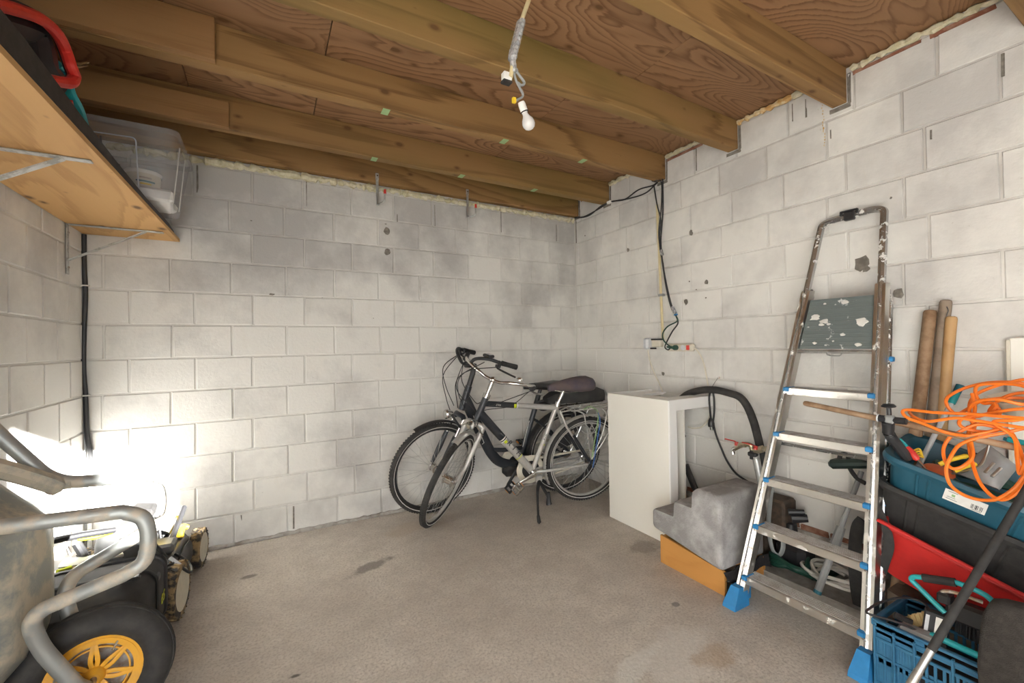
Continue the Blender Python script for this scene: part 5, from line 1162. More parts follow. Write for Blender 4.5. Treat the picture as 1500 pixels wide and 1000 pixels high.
for s in (1, -1):
    fm.tube(catmull([BB + V((-.03, s*.022, 0)), V((.30, s*.045, .295)), V((.02, s*.066, .318))], 4), .0115, 8)
    fm.tube([ST + V((-.012, s*.02, -.02)), V((.20, s*.048, .62)), V((.135, s*.058, .53))], .010, 8)
fr_s = L(fm, 'frame', M['silver'], 'silver frame')
L(MB().tube([BB.lerp(DTF, .55), DTF], [(.030, .023), (.032, .025)], 12, flat=V((0, 0, 1))).tube([ST.lerp(TTF, .58), TTF], .0215, 12).cyl(HB, HT, .024, n=14), 'frame_front', M['anthra'], 'anthracite front of the frame')
for s in (1, -1): L(MB().tube([V((.150, s*.056, .56)), V((.008, s*.066, .345))], .0135, 10), 'seatstay', M['anthra'], 'black lower seatstay')
L(MB().cyl(V((.148, .056, .575)), V((.162, .054, .60)), .0165, n=10), 'stay_sleeve', M['chrome'])
L(MB().cyl(BB + V((0, -.036, 0)), BB + V((0, .036, 0)), .025, n=16), 'bottom_bracket', M['chrome'])
for (a, b, o, w1, w2) in ((BB, DTF, .575, .031, .0245), (BB, DTF, .548, .031, .0245), (ST, TTF, .565, .0225, .0225)):
    p = a.lerp(b, o); q = a.lerp(b, o + .012); L(MB().tube([p, q], [(w1, w2)]*2, 12, flat=V((0, 0, 1))), 'white_band', M['white_p'])
p = BB.lerp(DTF, .26); q = BB.lerp(DTF, .268); L(MB().tube([p, q], [(.0312, .0245)]*2, 12, flat=V((0, 0, 1))), 'lime_band', M['lime'])
p = BB.lerp(ST, .42); q = BB.lerp(ST, .43); L(MB().cyl(p, q, .0192, n=12), 'lime_band', M['lime'])
dd = (DTF - BB).normalized(); nn_ = V((0, 1, 0)).cross(dd)
L(MB().box(BB.lerp(DTF, .535) + V((0, .0238, 0)), (.022, .003, .024), .001, Matrix((dd, V((0, 1, 0)), dd.cross(V((0, 1, 0))))).transposed()), 'lime_badge', M['lime'])
L(MB().box(ST.lerp(TTF, .60) + V((0, .0215, 0)), (.020, .003, .030), .001), 'lime_badge', M['lime'])
RS = frame_of((-.983, .185), math.radians(7.0)); toW = XF[bs.name]
def lw(v): return toW @ V(v)
def vw(v): return RS @ V(v)
word('lettering', 'R  I  H', .056, M['ink'], fr_s, lw(BB.lerp(DTF, .52) + V((.0, .0265, -.004)) - nn_*0), vw(-dd), vw(V((0, 1, 0)).cross(dd) * -1 if False else dd.cross(V((0, 1, 0)))*1))
word('lettering', 'R I H', .022, M['ink'], fr_s, lw(BB.lerp(ST, .50) + V((.007, .0190, 0))), vw((ST - BB)), vw((ST - BB).normalized().cross(V((0, -1, 0)))))
word('lettering', 'Z700', .018, M['white_p'], fr_s, lw(ST.lerp(TTF, .86) + V((0, .0222, -.006))), vw((ST - TTF)), vw((0, 0, 1)))
L(MB().cyl(ST + V((.004, 0, .02)), ST + V((-.050, 0, .135)), .0135, n=12).cyl(ST + V((.004, 0, .012)), ST + V((-.006, 0, .045)), .0215, n=12), 'seat_post', M['chrome'])
sdl = []
for x, w_, z, h in ((.345, .012, .918, .022), (.30, .026, .930, .034), (.22, .040, .938, .045), (.14, .075, .942, .055), (.07, .100, .944, .060), (.02, .100, .945, .058), (-.02, .072, .940, .048), (-.035, .03, .932, .025)):
    sdl.append([V((x, w_*math.cos(2*PI*k/14), z - h*.10 + h*(1.05*math.sin(2*PI*k/14) if math.sin(2*PI*k/14) > 0 else .95*math.sin(2*PI*k/14)))) for k in range(14)])
L(MB().loft(sdl), 'saddle', M['saddlecov'], 'saddle in a brown and purple cloth cover', sm=60)
L(MB().tube(catmull([(.30, .02, .905), (.20, .022, .885), (.08, .03, .893), (.03, .035, .905)], 4), .0035, 6).tube(catmull([(.30, -.02, .905), (.20, -.022, .885), (.08, -.03, .893), (.03, -.035, .905)], 4), .0035, 6), 'saddle_rails', M['chrome'])
# rack
rk_ = MB()
for s in (-1, 0, 1): rk_.tube([V((.17, s*.055, .748)), V((-.25, s*.055, .765))], .0055, 7)
for x in (.17, .03, -.11, -.25): rk_.tube([V((x, -.055, .748 + .017*(.17 - x)/.42)), V((x, .055, .748 + .017*(.17 - x)/.42))], .0045, 6)
for s in (-1, 1):
    rk_.tube(catmull([(.12, s*.06, .745), (.075, s*.075, .72), (.05, s*.085, .60), (-.005, s*.078, .36)], 5), .0048, 7)
    rk_.tube(catmull([(-.09, s*.06, .75), (-.12, s*.078, .70), (-.08, s*.088, .54), (-.008, s*.078, .36)], 5), .0048, 7)
    rk_.tube(catmull([(-.24, s*.055, .765), (-.20, s*.08, .66), (-.10, s*.088, .50), (-.01, s*.078, .36)], 5), .0045, 7)
    rk_.tube(catmull([(.10, s*.088, .60), (.05, s*.090, .575), (-.02, s*.092, .575), (-.10, s*.090, .54), (-.16, s*.088, .555)], 5), .004, 6)
rk_.tube([V((.17, .04, .748)), V((.235, .018, .735))], .005, 6).tube([V((.17, -.04, .748)), V((.235, -.018, .735))], .005, 6)
L(rk_, 'luggage_rack', M['silver'])
sp1 = catmull([lw((.07, .06, .755)), lw((.02, .070, .775)), lw((-.035, .095, .735)), lw((-.02, .115, .62)), lw((-.004, .110, .48)), lw((.0, .100, .385))], 5)
sp2 = catmull([lw((-.035, .095, .735)), lw((-.045, .118, .66)), lw((-.03, .120, .56)), lw((-.022, .115, .46)), lw((-.01, .100, .30))], 5)
X0_ = Matrix.Identity(4)
wheel(bs, 'rear_wheel', RH, .338, .021, X0_, M['silver'], M['rubber'])
guard(bs, 'rear_mudguard', RH, .365, -28, 168, .026, M['silver'], lab='silver rear mudguard')
L(MB().tube(catmull([sp1[0], sp1[0]], 1), .001, 4) if False else MB().cyl(RH + V((0, -.075, 0)), RH + V((0, .075, 0)), .007, n=10).cyl(RH + V((0, .07, 0)), RH + V((0, .082, 0)), .014, n=10), 'rear_axle', M['chrome'])
cranks(bs, BB, math.radians(-22), M['chrome'], r_arm=.170, ring=.082)
cranks_ring = L(MB().lathe([(.070, .028), (.105, .030), (.112, .036), (.105, .044), (.070, .046)], BB, (0, -1, 0), 32), 'chain_guard', M['cream'], 'cream chain guard ring')
L(MB().tube(catmull([BB + V((.10, -.036, .02)), BB + V((.06, -.037, .10)), BB + V((-.10, -.040, .085)), RH + V((-.04, -.046, .05)), RH + V((-.05, -.046, -.03)), BB + V((-.1, -.040, -.085)), BB + V((.06, -.037, -.09))], 5), .009, 8), 'chain_case', M['cream'])
# side stand
pv_ = BB + V((-.045, .03, -.02)); foot = toW.inverted() @ at(788, 766, 'z', .002)
L(MB().box(pv_ + V((0, .0, -.03)), (.05, .03, .06), .008), 'stand_bracket', M['silver'])
L(MB().tube(catmull([pv_ + V((0, .01, -.05)), pv_.lerp(foot, .38) + V((.006, -.005, 0)), foot + V((0, 0, .05))], 5), [.015, .015, .014, .013, .012, .010, .009, .0085, .008, .008, .008], 10).tube([foot + V((0, 0, .055)), foot + V((-.006, .004, .012)), foot + V((-.012, .010, .004))], [.011, .013, .012], 10), 'side_stand', M['blackm'])
# steered parts
AX = (HT - HB).normalized(); ST_A = math.radians(55)
XS = rot_about(HB, AX, ST_A)
def S(mb): mb.v = [XS @ V(q) for q in mb.v]; return mb
wheel(bs, 'front_wheel', FH, .338, .021, XS, M['silver'], M['rubber'], hubr=.030)
guard(bs, 'front_mudguard', FH, .362, 78, 140, .025, M['silver'], XS, 'silver front mudguard')
crown = HB + V((.012, 0, -.035))
fk = MB().tube([crown + V((0, -.066, 0)), crown + V((0, -.05, .012)), crown + V((0, .05, .012)), crown + V((0, .066, 0))], .020, 10)
for s in (-1, 1):
    fk.tube(catmull([crown + V((0, s*.064, .005)), V((.965, s*.066, .56)), V((1.035, s*.062, .42)), FH + V((-.008, s*.056, .012))], 5), [.021 - .0006*i for i in range(16)], 10)
fko = L(S(fk), 'fork', M['silver'], 'silver suspension fork')
L(S(MB().cyl(HT, HT + AX*.03, .027, n=14).cyl(HT + AX*.03, HT + AX*.125, .0145, n=12).cyl(HT + AX*.06, HT + AX*.130, .0185, n=12).ball(HT + AX*.145 + V((.012, 0, 0)), .027, 12, 8, (1, 1.1, .8))), 'stem', M['chrome'])
BC = HT + AX*.147 + V((.022, 0, 0))
hb = [BC + V((0, 0, 0)), BC + V((.004, .06, .004)), BC + V((.004, .13, .030)), BC + V((-.03, .215, .042)), BC + V((-.10, .275, .030)), BC + V((-.225, .318, .010))]
bar = catmull(mirror(hb)[::-1] + hb[1:], 6)
L(S(MB().tube(bar, .0125, 10)), 'handlebar', M['chrome'], 'chrome handlebar')
for s in (1, -1):
    g = hb if s > 0 else mirror(hb)
    L(S(MB().tube([g[4].lerp(g[5], .15), g[4].lerp(g[5], .6), g[5]], [.0175, .0165, .0175], 12)), 'grip', M['blackm'], 'dark rubber grip')
    lv = [g[4] + V((.02, 0, -.012)), g[4] + V((.01, s*.0, -.035)), g[4].lerp(g[5], .5) + V((0, s*.012, -.062)), g[4].lerp(g[5], .95) + V((0, s*.016, -.072))]
    br_ = L(S(MB().tube(catmull(lv, 5), [.011]*4 + [.007]*11 + [.009], 8).ball(g[4] + V((.005, 0, -.024)), .020, 10, 6)), 'brake_lever', M['chrome'])
    L(S(MB().ball(g[4].lerp(g[5], .02) + V((0, 0, -.014)), .031, 12, 8, (1.5, .8, .7)) if s > 0 else MB().ball(g[4] + V((0, 0, -.01)), .024, 10, 6)), 'gear_shifter', M['black'], par=None)
L(S(MB().lathe([(.0005, .016), (.016, .014), (.023, .006), (.024, .0), (.010, -.004)], hb[3] + V((-.005, -.03, .026)), (0, 0, 1), 14)), 'bell', M['chrome'])
cb_ = MB()
for P in ([hb[4] + V((.03, 0, -.03)), BC + V((.07, .20, -.03)), BC + V((.07, .06, -.16)), HT + V((-.02, .04, -.03)), TTF + V((-.06, .03, -.03))],
          [hb[4] + V((.03, -.01, -.04)), BC + V((.09, .20, -.09)), BC + V((.08, .02, -.22)), crown + V((.03, .03, .02))],
          [mirror(hb)[4] + V((.03, 0, -.03)), BC + V((.10, -.18, -.06)), BC + V((.08, -.05, -.18)), HT + V((0, -.03, -.06)), HB + V((-.03, -.03, 0))],
          [mirror(hb)[4] + V((.03, 0, -.03)), BC + V((.12, -.20, -.12)), BC + V((.07, -.03, -.26)), crown + V((.04, -.03, .03))]):
    cb_.tube(catmull(P, 6), .0028, 6)
L(S(cb_), 'brake_cables', M['black'])
hl = crown + V((.085, 0, .045))
lamp = L(S(MB().lathe([(.0005, -.045), (.018, -.04), (.030, -.012), (.034, .012), (.030, .020), (.0005, .024)], hl, (1, 0, .05), 16)), 'headlight', M['chrome'])
L(S(MB().cyl(crown + V((.01, 0, .02)), hl + V((-.02, 0, -.012)), .006, n=8)), 'lamp_bracket', M['black'])
L(S(MB().tube(catmull([crown + V((.0, .060, -.045)), crown + V((.03, .085, -.03)), crown + V((.045, .03, .03))], 4), .007, 8).tube(catmull([crown + V((0, -.060, -.045)), crown + V((.03, -.085, -.03)), crown + V((.045, -.03, .03))], 4), .007, 8).box(crown + V((.0, .045, -.055)), (.05, .02, .02), .004).box(crown + V((.0, -.045, -.055)), (.05, .02, .02), .004)), 'rim_brake', M['chrome'])
bun = MB().tube(sp1, .0042, 6)
tag(obj('bungee_strap', bun, M['gtape'], None), 'green elastic strap hanging from the rack of the silver bicycle', 'strap')
tag(obj('bungee_strap', MB().tube(sp2, .0042, 6), flat('blue_strap', (.06, .16, .45), .6), None), 'blue elastic strap hanging from the rack of the silver bicycle', 'strap')
# ---- black step-through e-bike behind
kroot = V((-.395, -.285, .003))
hd = (-.992, .125); KL = math.radians(6.0)
bs = thing('bicycle', 'black step-through electric bicycle behind, nearest the rear wall', 'bicycle', kroot, frame_of(hd, KL), group='bicycles parked in the corner')
toW = XF[bs.name]; RS = frame_of(hd, KL)
RH = V((0, 0, .345)); BB = V((.440, 0, .290)); HB = V((.905, 0, .765)); HT = V((.850, 0, .945)); FH = V((1.115, 0, .345)); ST = V((.300, 0, .70))
ddn = [V((.880, 0, .845)), V((.830, 0, .745)), V((.715, 0, .505)), V((.655, 0, .395)), V((.590, 0, .325)), V((.500, 0, .290)), V((.430, 0, .290))]
fm = MB().tube(catmull(ddn, 5), [(.043 - .0002*i, .026) for i in range(31)], 12, flat=V((1, 0, 0))).cyl(HB, HT, .026, n=14).tube([BB + V((-.02, 0, .0)), ST, ST + V((-.015, 0, .045))], .021, 12).tube([V((.685, 0, .43)), V((.56, 0, .415)), V((.385, 0, .415))], .017, 10)
for s in (1, -1):
    fm.tube([BB + V((-.04, s*.03, 0)), V((.2, s*.05, .31)), V((.0, s*.066, .345))], .012, 8)
    fm.tube([ST + V((-.01, s*.022, -.06)), V((.17, s*.05, .55)), V((.0, s*.066, .36))], .0105, 8)
L(fm, 'frame', M['anthra'], 'anthracite step-through frame')
L(MB().tube([V((.82, .0275, .72)), V((.73, .0275, .50)), V((.745, .0275, .49))], .003, 6).tube([V((.348, .0225, .64)), V((.372, .0225, .55)), V((.40, .0225, .43))], .003, 6), 'white_line', M['white_p'], 'thin white trim line')
L(MB().box(BB + V((.02, 0, -.045)), (.20, .085, .10), .03), 'motor', M['blackm'])
L(MB().cyl(ST + V((0, 0, .02)), ST + V((-.055, 0, .19)), .0145, n=12).cyl(ST + V((-.012, 0, .05)), ST + V((-.040, 0, .145)), .020, n=10), 'seat_post', M['black'])
sdl = []
for x, w_, z, h in ((.395, .014, .918, .022), (.34, .030, .928, .034), (.25, .050, .930, .042), (.17, .085, .930, .050), (.10, .102, .932, .055), (.06, .090, .930, .050), (.03, .05, .922, .03)):
    sdl.append([V((x, w_*math.cos(2*PI*k/14), z - h*.2 + h*(.5*math.sin(2*PI*k/14) if math.sin(2*PI*k/14) > 0 else .9*math.sin(2*PI*k/14)))) for k in range(14)])
L(MB().loft(sdl), 'saddle', M['black'], 'glossy black saddle', sm=60)
rk_ = MB()
for s in (-1, 1): rk_.tube(catmull([(.20, s*.05, .76), (.16, s*.06, .752), (-.32, s*.06, .765)], 4), .0065, 8).tube([V((-.04, s*.064, .755)), V((-.005, s*.075, .37))], .006, 7).tube([V((-.20, s*.064, .76)), V((-.012, s*.075, .37))], .006, 7)
for x in (.16, -.08, -.31): rk_.tube([V((x, -.06, .757)), V((x, .06, .757))], .005, 6)
L(rk_, 'luggage_rack', M['chrome'])
bt_ = MB().loft([[V((x, y*w_, z0 + (y2)*h)) for y, y2 in ((-1, 0), (1, 0), (1, .6), (.75, 1), (-.75, 1), (-1, .6))] for x, w_, z0, h in ((.20, .05, .775, .04), (.14, .072, .772, .075), (-.05, .080, .772, .105), (-.26, .080, .772, .115), (-.33, .074, .775, .085))])
L(bt_, 'battery_bag', M['softbag'], 'black padded battery cover on the rack', sm=30)
L(MB().tube(catmull([(.235, .03, .80), (.27, .03, .79), (.285, 0, .785), (.27, -.03, .79), (.235, -.03, .80)], 4), .010, 8), 'battery_handle', M['black'])
L(MB().ball((.215, 0, .745), .055, 12, 8, (1.1, .9, .7)), 'tail_pouch', M['blackm'])
wheel(bs, 'rear_wheel', RH, .345, .021, X0_, M['black'], M['rubber'])
guard(bs, 'rear_mudguard', RH, .372, -15, 165, .028, M['black'], lab='black rear mudguard')
L(MB().cyl(RH + V((0, -.07, 0)), RH + V((0, .075, 0)), .012, n=10).cyl(RH + V((0, -.03, 0)), RH + V((0, .03, 0)), .050, n=20), 'hub_gear', M['chrome'])
cranks(bs, BB, math.radians(-52), M['black'], r_arm=.165, ring=.095, cream=False)
L(MB().lathe([(.060, .026), (.120, .028), (.128, .036), (.120, .046), (.060, .048)], BB, (0, -1, 0), 32), 'chain_guard', M['cream'], 'pale chain guard disc')
L(MB().tube(catmull([BB + V((.02, -.05, .09)), V((.2, -.055, .43)), V((.02, -.06, .41)), V((-.02, -.06, .345)), V((.02, -.06, .29))], 5), .012, 8), 'chain_case', M['cream'])
foot = toW.inverted() @ at(803, 739, 'z', .002); pv_ = BB + V((-.14, .03, .0))
L(MB().tube(catmull([pv_, pv_.lerp(foot, .5), foot + V((0, 0, .06))], 4), .012, 10).tube([foot + V((.0, 0, .10)), foot + V((-.004, 0, .02)), foot + V((-.006, .004, .004))], [.012, .021, .024], 8), 'side_stand', M['black'])
AX = (HT - HB).normalized(); XS = rot_about(HB, AX, math.radians(15))
wheel(bs, 'front_wheel', FH, .345, .021, XS, M['black'], M['rubber'], hubr=.024)
guard(bs, 'front_mudguard', FH, .370, 62, 118, .026, M['black'], XS, 'black front mudguard')
crown = HB + V((.014, 0, -.05))
fk = MB().tube([crown + V((0, -.066, -.01)), crown + V((0, -.05, .012)), crown + V((0, .05, .012)), crown + V((0, .066, -.01))], .020, 10)
for s in (-1, 1):
    p, q = crown + V((0, s*.066, 0)), FH + V((-.012, s*.064, .02))
    fk.tube(catmull([p.lerp(q, .36), p.lerp(q, .72), q], 4), [.021]*5 + [.019, .017, .015, .014], 10)
L(S(fk), 'fork', M['anthra'])
for s in (-1, 1):
    p, q = crown + V((0, s*.066, 0)), FH + V((-.012, s*.064, .02)); L(S(MB().tube([p, p.lerp(q, .40)], .0135, 10)), 'fork_stanchion', M['chrome'], 'chrome upper fork tube')
L(S(MB().cyl(HT, HT + AX*.10, .020, n=12).tube([HT + AX*.09, HT + AX*.16 + V((.01, 0, 0)), HT + AX*.175 + V((.09, 0, .0))], [.022, .024, .022], 10)), 'stem', M['black'])
BC = HT + AX*.178 + V((.095, 0, 0))
hb = [BC, BC + V((.0, .06, .012)), BC + V((-.005, .13, .065)), BC + V((-.06, .215, .078)), BC + V((-.13, .262, .055)), BC + V((-.26, .292, .018))]
bar = catmull(mirror(hb)[::-1] + hb[1:], 6)
L(S(MB().tube(bar, .013, 10)), 'handlebar', M['black'])
for s in (1, -1):
    g = hb if s > 0 else mirror(hb)
    L(S(MB().tube([g[4].lerp(g[5], .1), g[4].lerp(g[5], .5), g[5]], [.0185, .0175, .0195], 12)), 'grip', M['blackm'])
    lv = [g[4] + V((.025, 0, -.012)), g[4] + V((.015, 0, -.04)), g[4].lerp(g[5], .5) + V((0, s*.012, -.065)), g[4].lerp(g[5], .9) + V((0, s*.012, -.075))]
    L(S(MB().tube(catmull(lv, 5), [.012]*4 + [.007]*12, 8).torus(g[4] + V((.004, 0, -.012)), (1, -s*.4, 0), .022, .007, 14, 6)), 'brake_lever', M['black'])
dsp = hb[3] + V((-.005, -.005, .022))
L(S(MB().box(dsp, (.050, .085, .022), .006)), 'display', M['black']); L(S(MB().box(dsp + V((-.006, 0, .0115)), (.028, .060, .002), .001)), 'display_face', M['lgrey'], 'grey display face')
cb_ = MB()
for P in ([hb[4] + V((.03, 0, -.03)), BC + V((.08, .19, .0)), BC + V((.10, .05, -.12)), HB + V((.05, .03, .03))],
          [hb[3] + V((.03, 0, -.02)), BC + V((.10, .12, -.05)), BC + V((.06, .02, -.20)), HB + V((-.01, .04, 0))],
          [mirror(hb)[4] + V((.03, 0, -.03)), BC + V((.06, -.22, -.06)), BC + V((.10, -.10, -.18)), HB + V((.05, -.03, .03))],
          [mirror(hb)[4] + V((.03, 0, -.03)), BC + V((.07, -.20, -.12)), BC + V((.11, -.07, -.26)), crown + V((.06, -.03, .03))]):
    cb_.tube(catmull(P, 6), .0032, 6)
L(S(cb_), 'brake_cables', M['black'])
hl = crown + V((.105, 0, .035))
L(S(MB().lathe([(.0005, -.045), (.020, -.04), (.030, -.01), (.036, .012), (.030, .022), (.0005, .026)], hl, (1, 0, .1), 16)), 'headlight', M['chrome'])
L(S(MB().tube(catmull([crown + V((.0, .06, -.08)), crown + V((.04, .08, -.05)), crown + V((.07, .03, .01)), hl + V((-.03, 0, 0))], 4), .009, 8).box(crown + V((.02, .05, -.10)), (.05, .03, .035), .006)), 'lamp_bracket', M['black'])
L(MB().tube(catmull([V((-.05, .085, .68)), V((-.03, .10, .6)), V((.06, .098, .50)), V((.04, .09, .42))], 4), [(.05, .006)]*13, 8, flat=V((1, 0, 0))), 'skirt_guard', M['black'])
# ================================================================== wheelbarrow standing on its nose
wb = thing('wheelbarrow', 'muddy galvanised wheelbarrow tipped up on its wheel against the left wall', 'wheelbarrow', (-3.07, -1.37, 0))
WC = V((-3.073, -1.372, .205)); WN = V((.16, -.98, .06)).normalized()
whl = obj('wheel', MB().lathe([(.100, .026), (.121, .030), (.121, .022), (.112, .012), (.112, -.012), (.121, -.022), (.121, -.030), (.100, -.026)], WC, WN, 40).lathe([(.096, .028), (.113, .030), (.113, .024), (.096, .022)], WC, WN, 40, close=True).lathe([(.100, .004), (.0995, -.004)], WC, WN, 40), M['rim'], wb, label='yellow spoked wheel rim')
tprof = []
for k in range(17):
    a = -PI*.80 + 2*PI*.80*k/16
    tprof.append((.158 + .047*math.cos(a), .047*math.sin(a)*1.02))
tm = MB().lathe(tprof, WC, WN, 56)
for h in (-.018, 0, .018): tm.torus(WC + WN*h, WN, .158 + .047*math.cos(math.asin(min(1, abs(h)/.047))) + .000, .0028, 56, 5)
obj('tyre', tm, M['rubber'], whl, label='worn black pneumatic tyre', smooth=50)
u_, v_, n_ = fr(WN)
def WP(r, a, h=0.0): return WC + (u_*math.cos(a) + v_*math.sin(a))*r + WN*h
for k in range(14):
    a = 2*PI*k/14; s = 1 if k % 2 else -1
    P = [WP(.026, a, .020), WP(.050, a + .05*s, .024), WP(.078, a + .16*s, .024), WP(.100, a + .20*s, .022)]
    obj('spoke', MB().tube(catmull(P, 4), [(.0038, .007)]*13, 6, flat=WN), M['rim'], whl)
obj('spoke_ring', MB().lathe([(.084, .020), (.0885, .020), (.0885, .026), (.084, .026)], WC, WN, 40, close=True), M['rim'], whl)
obj('hub', MB().lathe([(.0005, .046), (.014, .046), (.024, .036), (.028, .026), (.028, -.026), (.020, -.05), (.0005, -.05)], WC, WN, 20), M['rim'], whl)
obj('valve', MB().cyl(WP(.104, 1.0, .026), WP(.082, 1.0, .040), .004, .003, 8), M['chrome'], whl)
obj('rim_back', MB().lathe([(.100, -.020), (.028, -.024)], WC, WN, 40), M['rust'], whl, label='dusty inner rim wall')
def prof_side(y0, y1, hx):                              # y0 at the legs, y1 at the axle, hx shift of the leg end
    return [V((-3.452, y0 - (.02 if y0 < -1.37 else -.02), 1.13)), V((-3.36, y0, 1.00)), V((-3.215, y0, .795)), V((-2.955 + hx, y0, .782)), V((-2.895 + hx, y0, .685)), V((-2.955 + hx, y0, .590)), V((-3.185, (y0*2+y1)/3, .470)), V((-3.165, (y0 + y1*2)/3, .36)), V((-3.095, y1, .225)), V((-3.073, y1, .205))]
PF = prof_side(-1.205, -1.300, .0); PN = prof_side(-1.545, -1.455, -.008)
PN = [p + V((0, 0, -.022)) if i in (2, 3, 4, 5) else p for i, p in enumerate(PN)]
PN[2] = V((-3.34, -1.545, .775)); PN[1] = V((-3.40, -1.545, .95)); PN[6] = PN[6] + V((.008, 0, .030)); PN[7] = PN[7] + V((.0, 0, .03))
def tubeline(P):
    a = fillet(P[:4], .07, 6); b = catmull([P[3], P[3].lerp(P[4], .5) + V((.018, 0, .018)), P[4], P[4].lerp(P[5], .5) + V((.018, 0, -.018)), P[5]], 5)
    c = fillet([P[5]] + P[6:], .055, 6); return a + b[1:-1] + c
obj('frame_tube', MB().tube(tubeline(PF), .0215, 12), M['dirtysteel'], wb, label='far frame tube bent into a leg')
obj('frame_tube', MB().tube(tubeline(PN), .0215, 12), M['dirtysteel'], wb, label='near frame tube bent into a leg')
obj('handle_grip', MB().cyl(PF[0].lerp(PF[1], .0), PF[0].lerp(PF[1], .75), .0245, n=12), M['black'], wb); obj('handle_grip', MB().cyl(PN[0].lerp(PN[1], .0), PN[0].lerp(PN[1], .6), .0245, n=12), M['black'], wb)
obj('axle', MB().cyl(WC - WN*.10, WC + WN*.10, .009, n=10), M['rust'], wb)
def tring(f):                                           # f: 0 rim (towards the wall) .. 1 base (towards the room)
    x = -3.44 + .215*f
    zt_ = .885 - .150*f; zb__ = .075 + .245*f; hw = .30 - .145*f
    yc = -1.365; out = []
    for (cy_, cz_) in rrect(2*hw, zt_ - zb__, .10, 5): out.append(V((x - .05*f*f*0, yc + cy_, (zt_ + zb__)/2 + cz_)))
    return out
base = tring(1.0); cenb = sum(base, V())/len(base)
rgs = [tring(0), tring(.25), tring(.5), tring(.75), tring(.92)] + [[cenb + (p - cenb)*.93 + V((.012, 0, 0)) for p in base], [cenb + (p - cenb)*.6 + V((.020, 0, 0)) for p in base]]
obj('tray', MB().loft(rgs, cap0=False).loft([[p + V((-.004, 0, 0)) for p in r] for r in [tring(0), tring(.5), tring(.9)]][::1], cap0=False, cap1=True), M['tray'], wb, label='muddy tray seen from below', smooth=50)
r0 = tring(0); obj('tray_rim', MB().tube(r0, .011, 8, closed=True), M['tray'], wb)
obj('tray_rib', MB().tube(catmull([V((-3.44, -1.28, .93)), V((-3.33, -1.26, .88)), V((-3.225, -1.235, .81)), V((-3.205, -1.215, .785))], 5), [.03]*16, 8).tube(catmull([V((-3.30, -1.23, .835)), V((-3.22, -1.22, .795)), V((-3.17, -1.215, .79))], 4), .016, 8), M['tray'], wb, label='fold from the tray to the frame')
# ================================================================== lawn mower
lm = thing('lawn_mower', 'lime and black lawn mower with a grass catcher in the rear left corner', 'lawn mower', (-3.18, -.5, 0))
def mwheel(c, R, wd, s):
    c = V(c); X = V((s, -.14*s, 0)).normalized()
    w_ = obj('wheel', MB().lathe([(.0005, wd*.30), (R*.20, wd*.34), (R*.24, wd*.30), (R*.60, wd*.36), (R*.68, wd*.46), (R*.74, wd*.48), (R*.74, -wd*.48), (R*.6, -wd*.4), (.0005, -wd*.4)], c, X, 28), M['hubw'], lm, label='wheel with a dusty white hub')
    t = MB().lathe([(R*.73, wd*.49), (R*.86, wd*.50), (R*.95, wd*.44), (R*.96, 0), (R*.95, -wd*.44), (R*.86, -wd*.50), (R*.73, -wd*.49)], c, X, 36)
    uu, vv, nn = fr(X); n = 22
    for k in range(n):
        for sd, off in ((1, 0), (-1, .5)):
            a = 2*PI*(k + off)/n; e = uu*math.cos(a) + vv*math.sin(a); tn = nn.cross(e)
            q = c + e*(R*.975) + X*(sd*wd*.24); d1 = (X*(.82*sd) + tn*.57).normalized(); d2 = e.cross(d1)
            t.box(q, (wd*.50, .010, R*.055), .001, Matrix((d1, d2, e)).transposed())
    obj('tyre', t, M['knob'], w_, label='chunky mud-filled tyre', smooth=25)
mwheel((-2.960, -.735, .128), .128, .062, 1); mwheel((-2.930, -.205, .108), .108, .055, 1)
mwheel((-3.405, -.735, .128), .128, .055, -1); mwheel((-3.405, -.205, .108), .108, .05, -1)
dk = []
for y, x0, x1, z0, z1 in ((-.78, -3.36, -3.005, .12, .20), (-.70, -3.37, -3.0, .09, .235), (-.45, -3.38, -2.975, .07, .225), (-.22, -3.37, -2.97, .07, .205), (-.10, -3.33, -3.0, .08, .185), (-.055, -3.28, -3.06, .09, .155)):
    dk.append([V((cx + (x0+x1)/2, y, cz + (z0+z1)/2)) for cx, cz in rrect(x1 - x0, z1 - z0, min(.035, (z1-z0)*.45), 3)])
obj('deck', MB().loft(dk), M['black'], lm, smooth=40)
obj('side_fender', MB().tube(catmull([V((-2.985, -.57, .10)), V((-2.965, -.42, .15)), V((-2.962, -.32, .14)), V((-2.975, -.10, .10))], 5), [(.055, .02)]*16, 10, flat=V((0, 0, 1))), M['black'], lm)
mt_ = []
for z, k in ((.22, 1.0), (.30, .98), (.355, .90), (.385, .70), (.392, .3)):
    mt_.append([V((-3.20 + cx*k, -.34 + cy*k, z)) for cx, cy in rrect(.24, .30, .07, 4)])
obj('motor_cover', MB().loft(mt_), M['motorgrey'], lm, smooth=50)
obj('battery_lid', MB().box((-3.145, -.36, .415), (.10, .13, .05), .012, Matrix.Rotation(.2, 3, 'Y')), M['blackm'], lm, label='dark battery lid'); 
obj('silver_housing', MB().cyl((-3.07, -.40, .30), (-3.045, -.36, .355), .045, .040, 16).cyl((-3.05, -.37, .34), (-3.04, -.355, .36), .022, n=14).box((-3.06, -.50, .26), (.14, .12, .05), .012), M['midgrey'], lm)
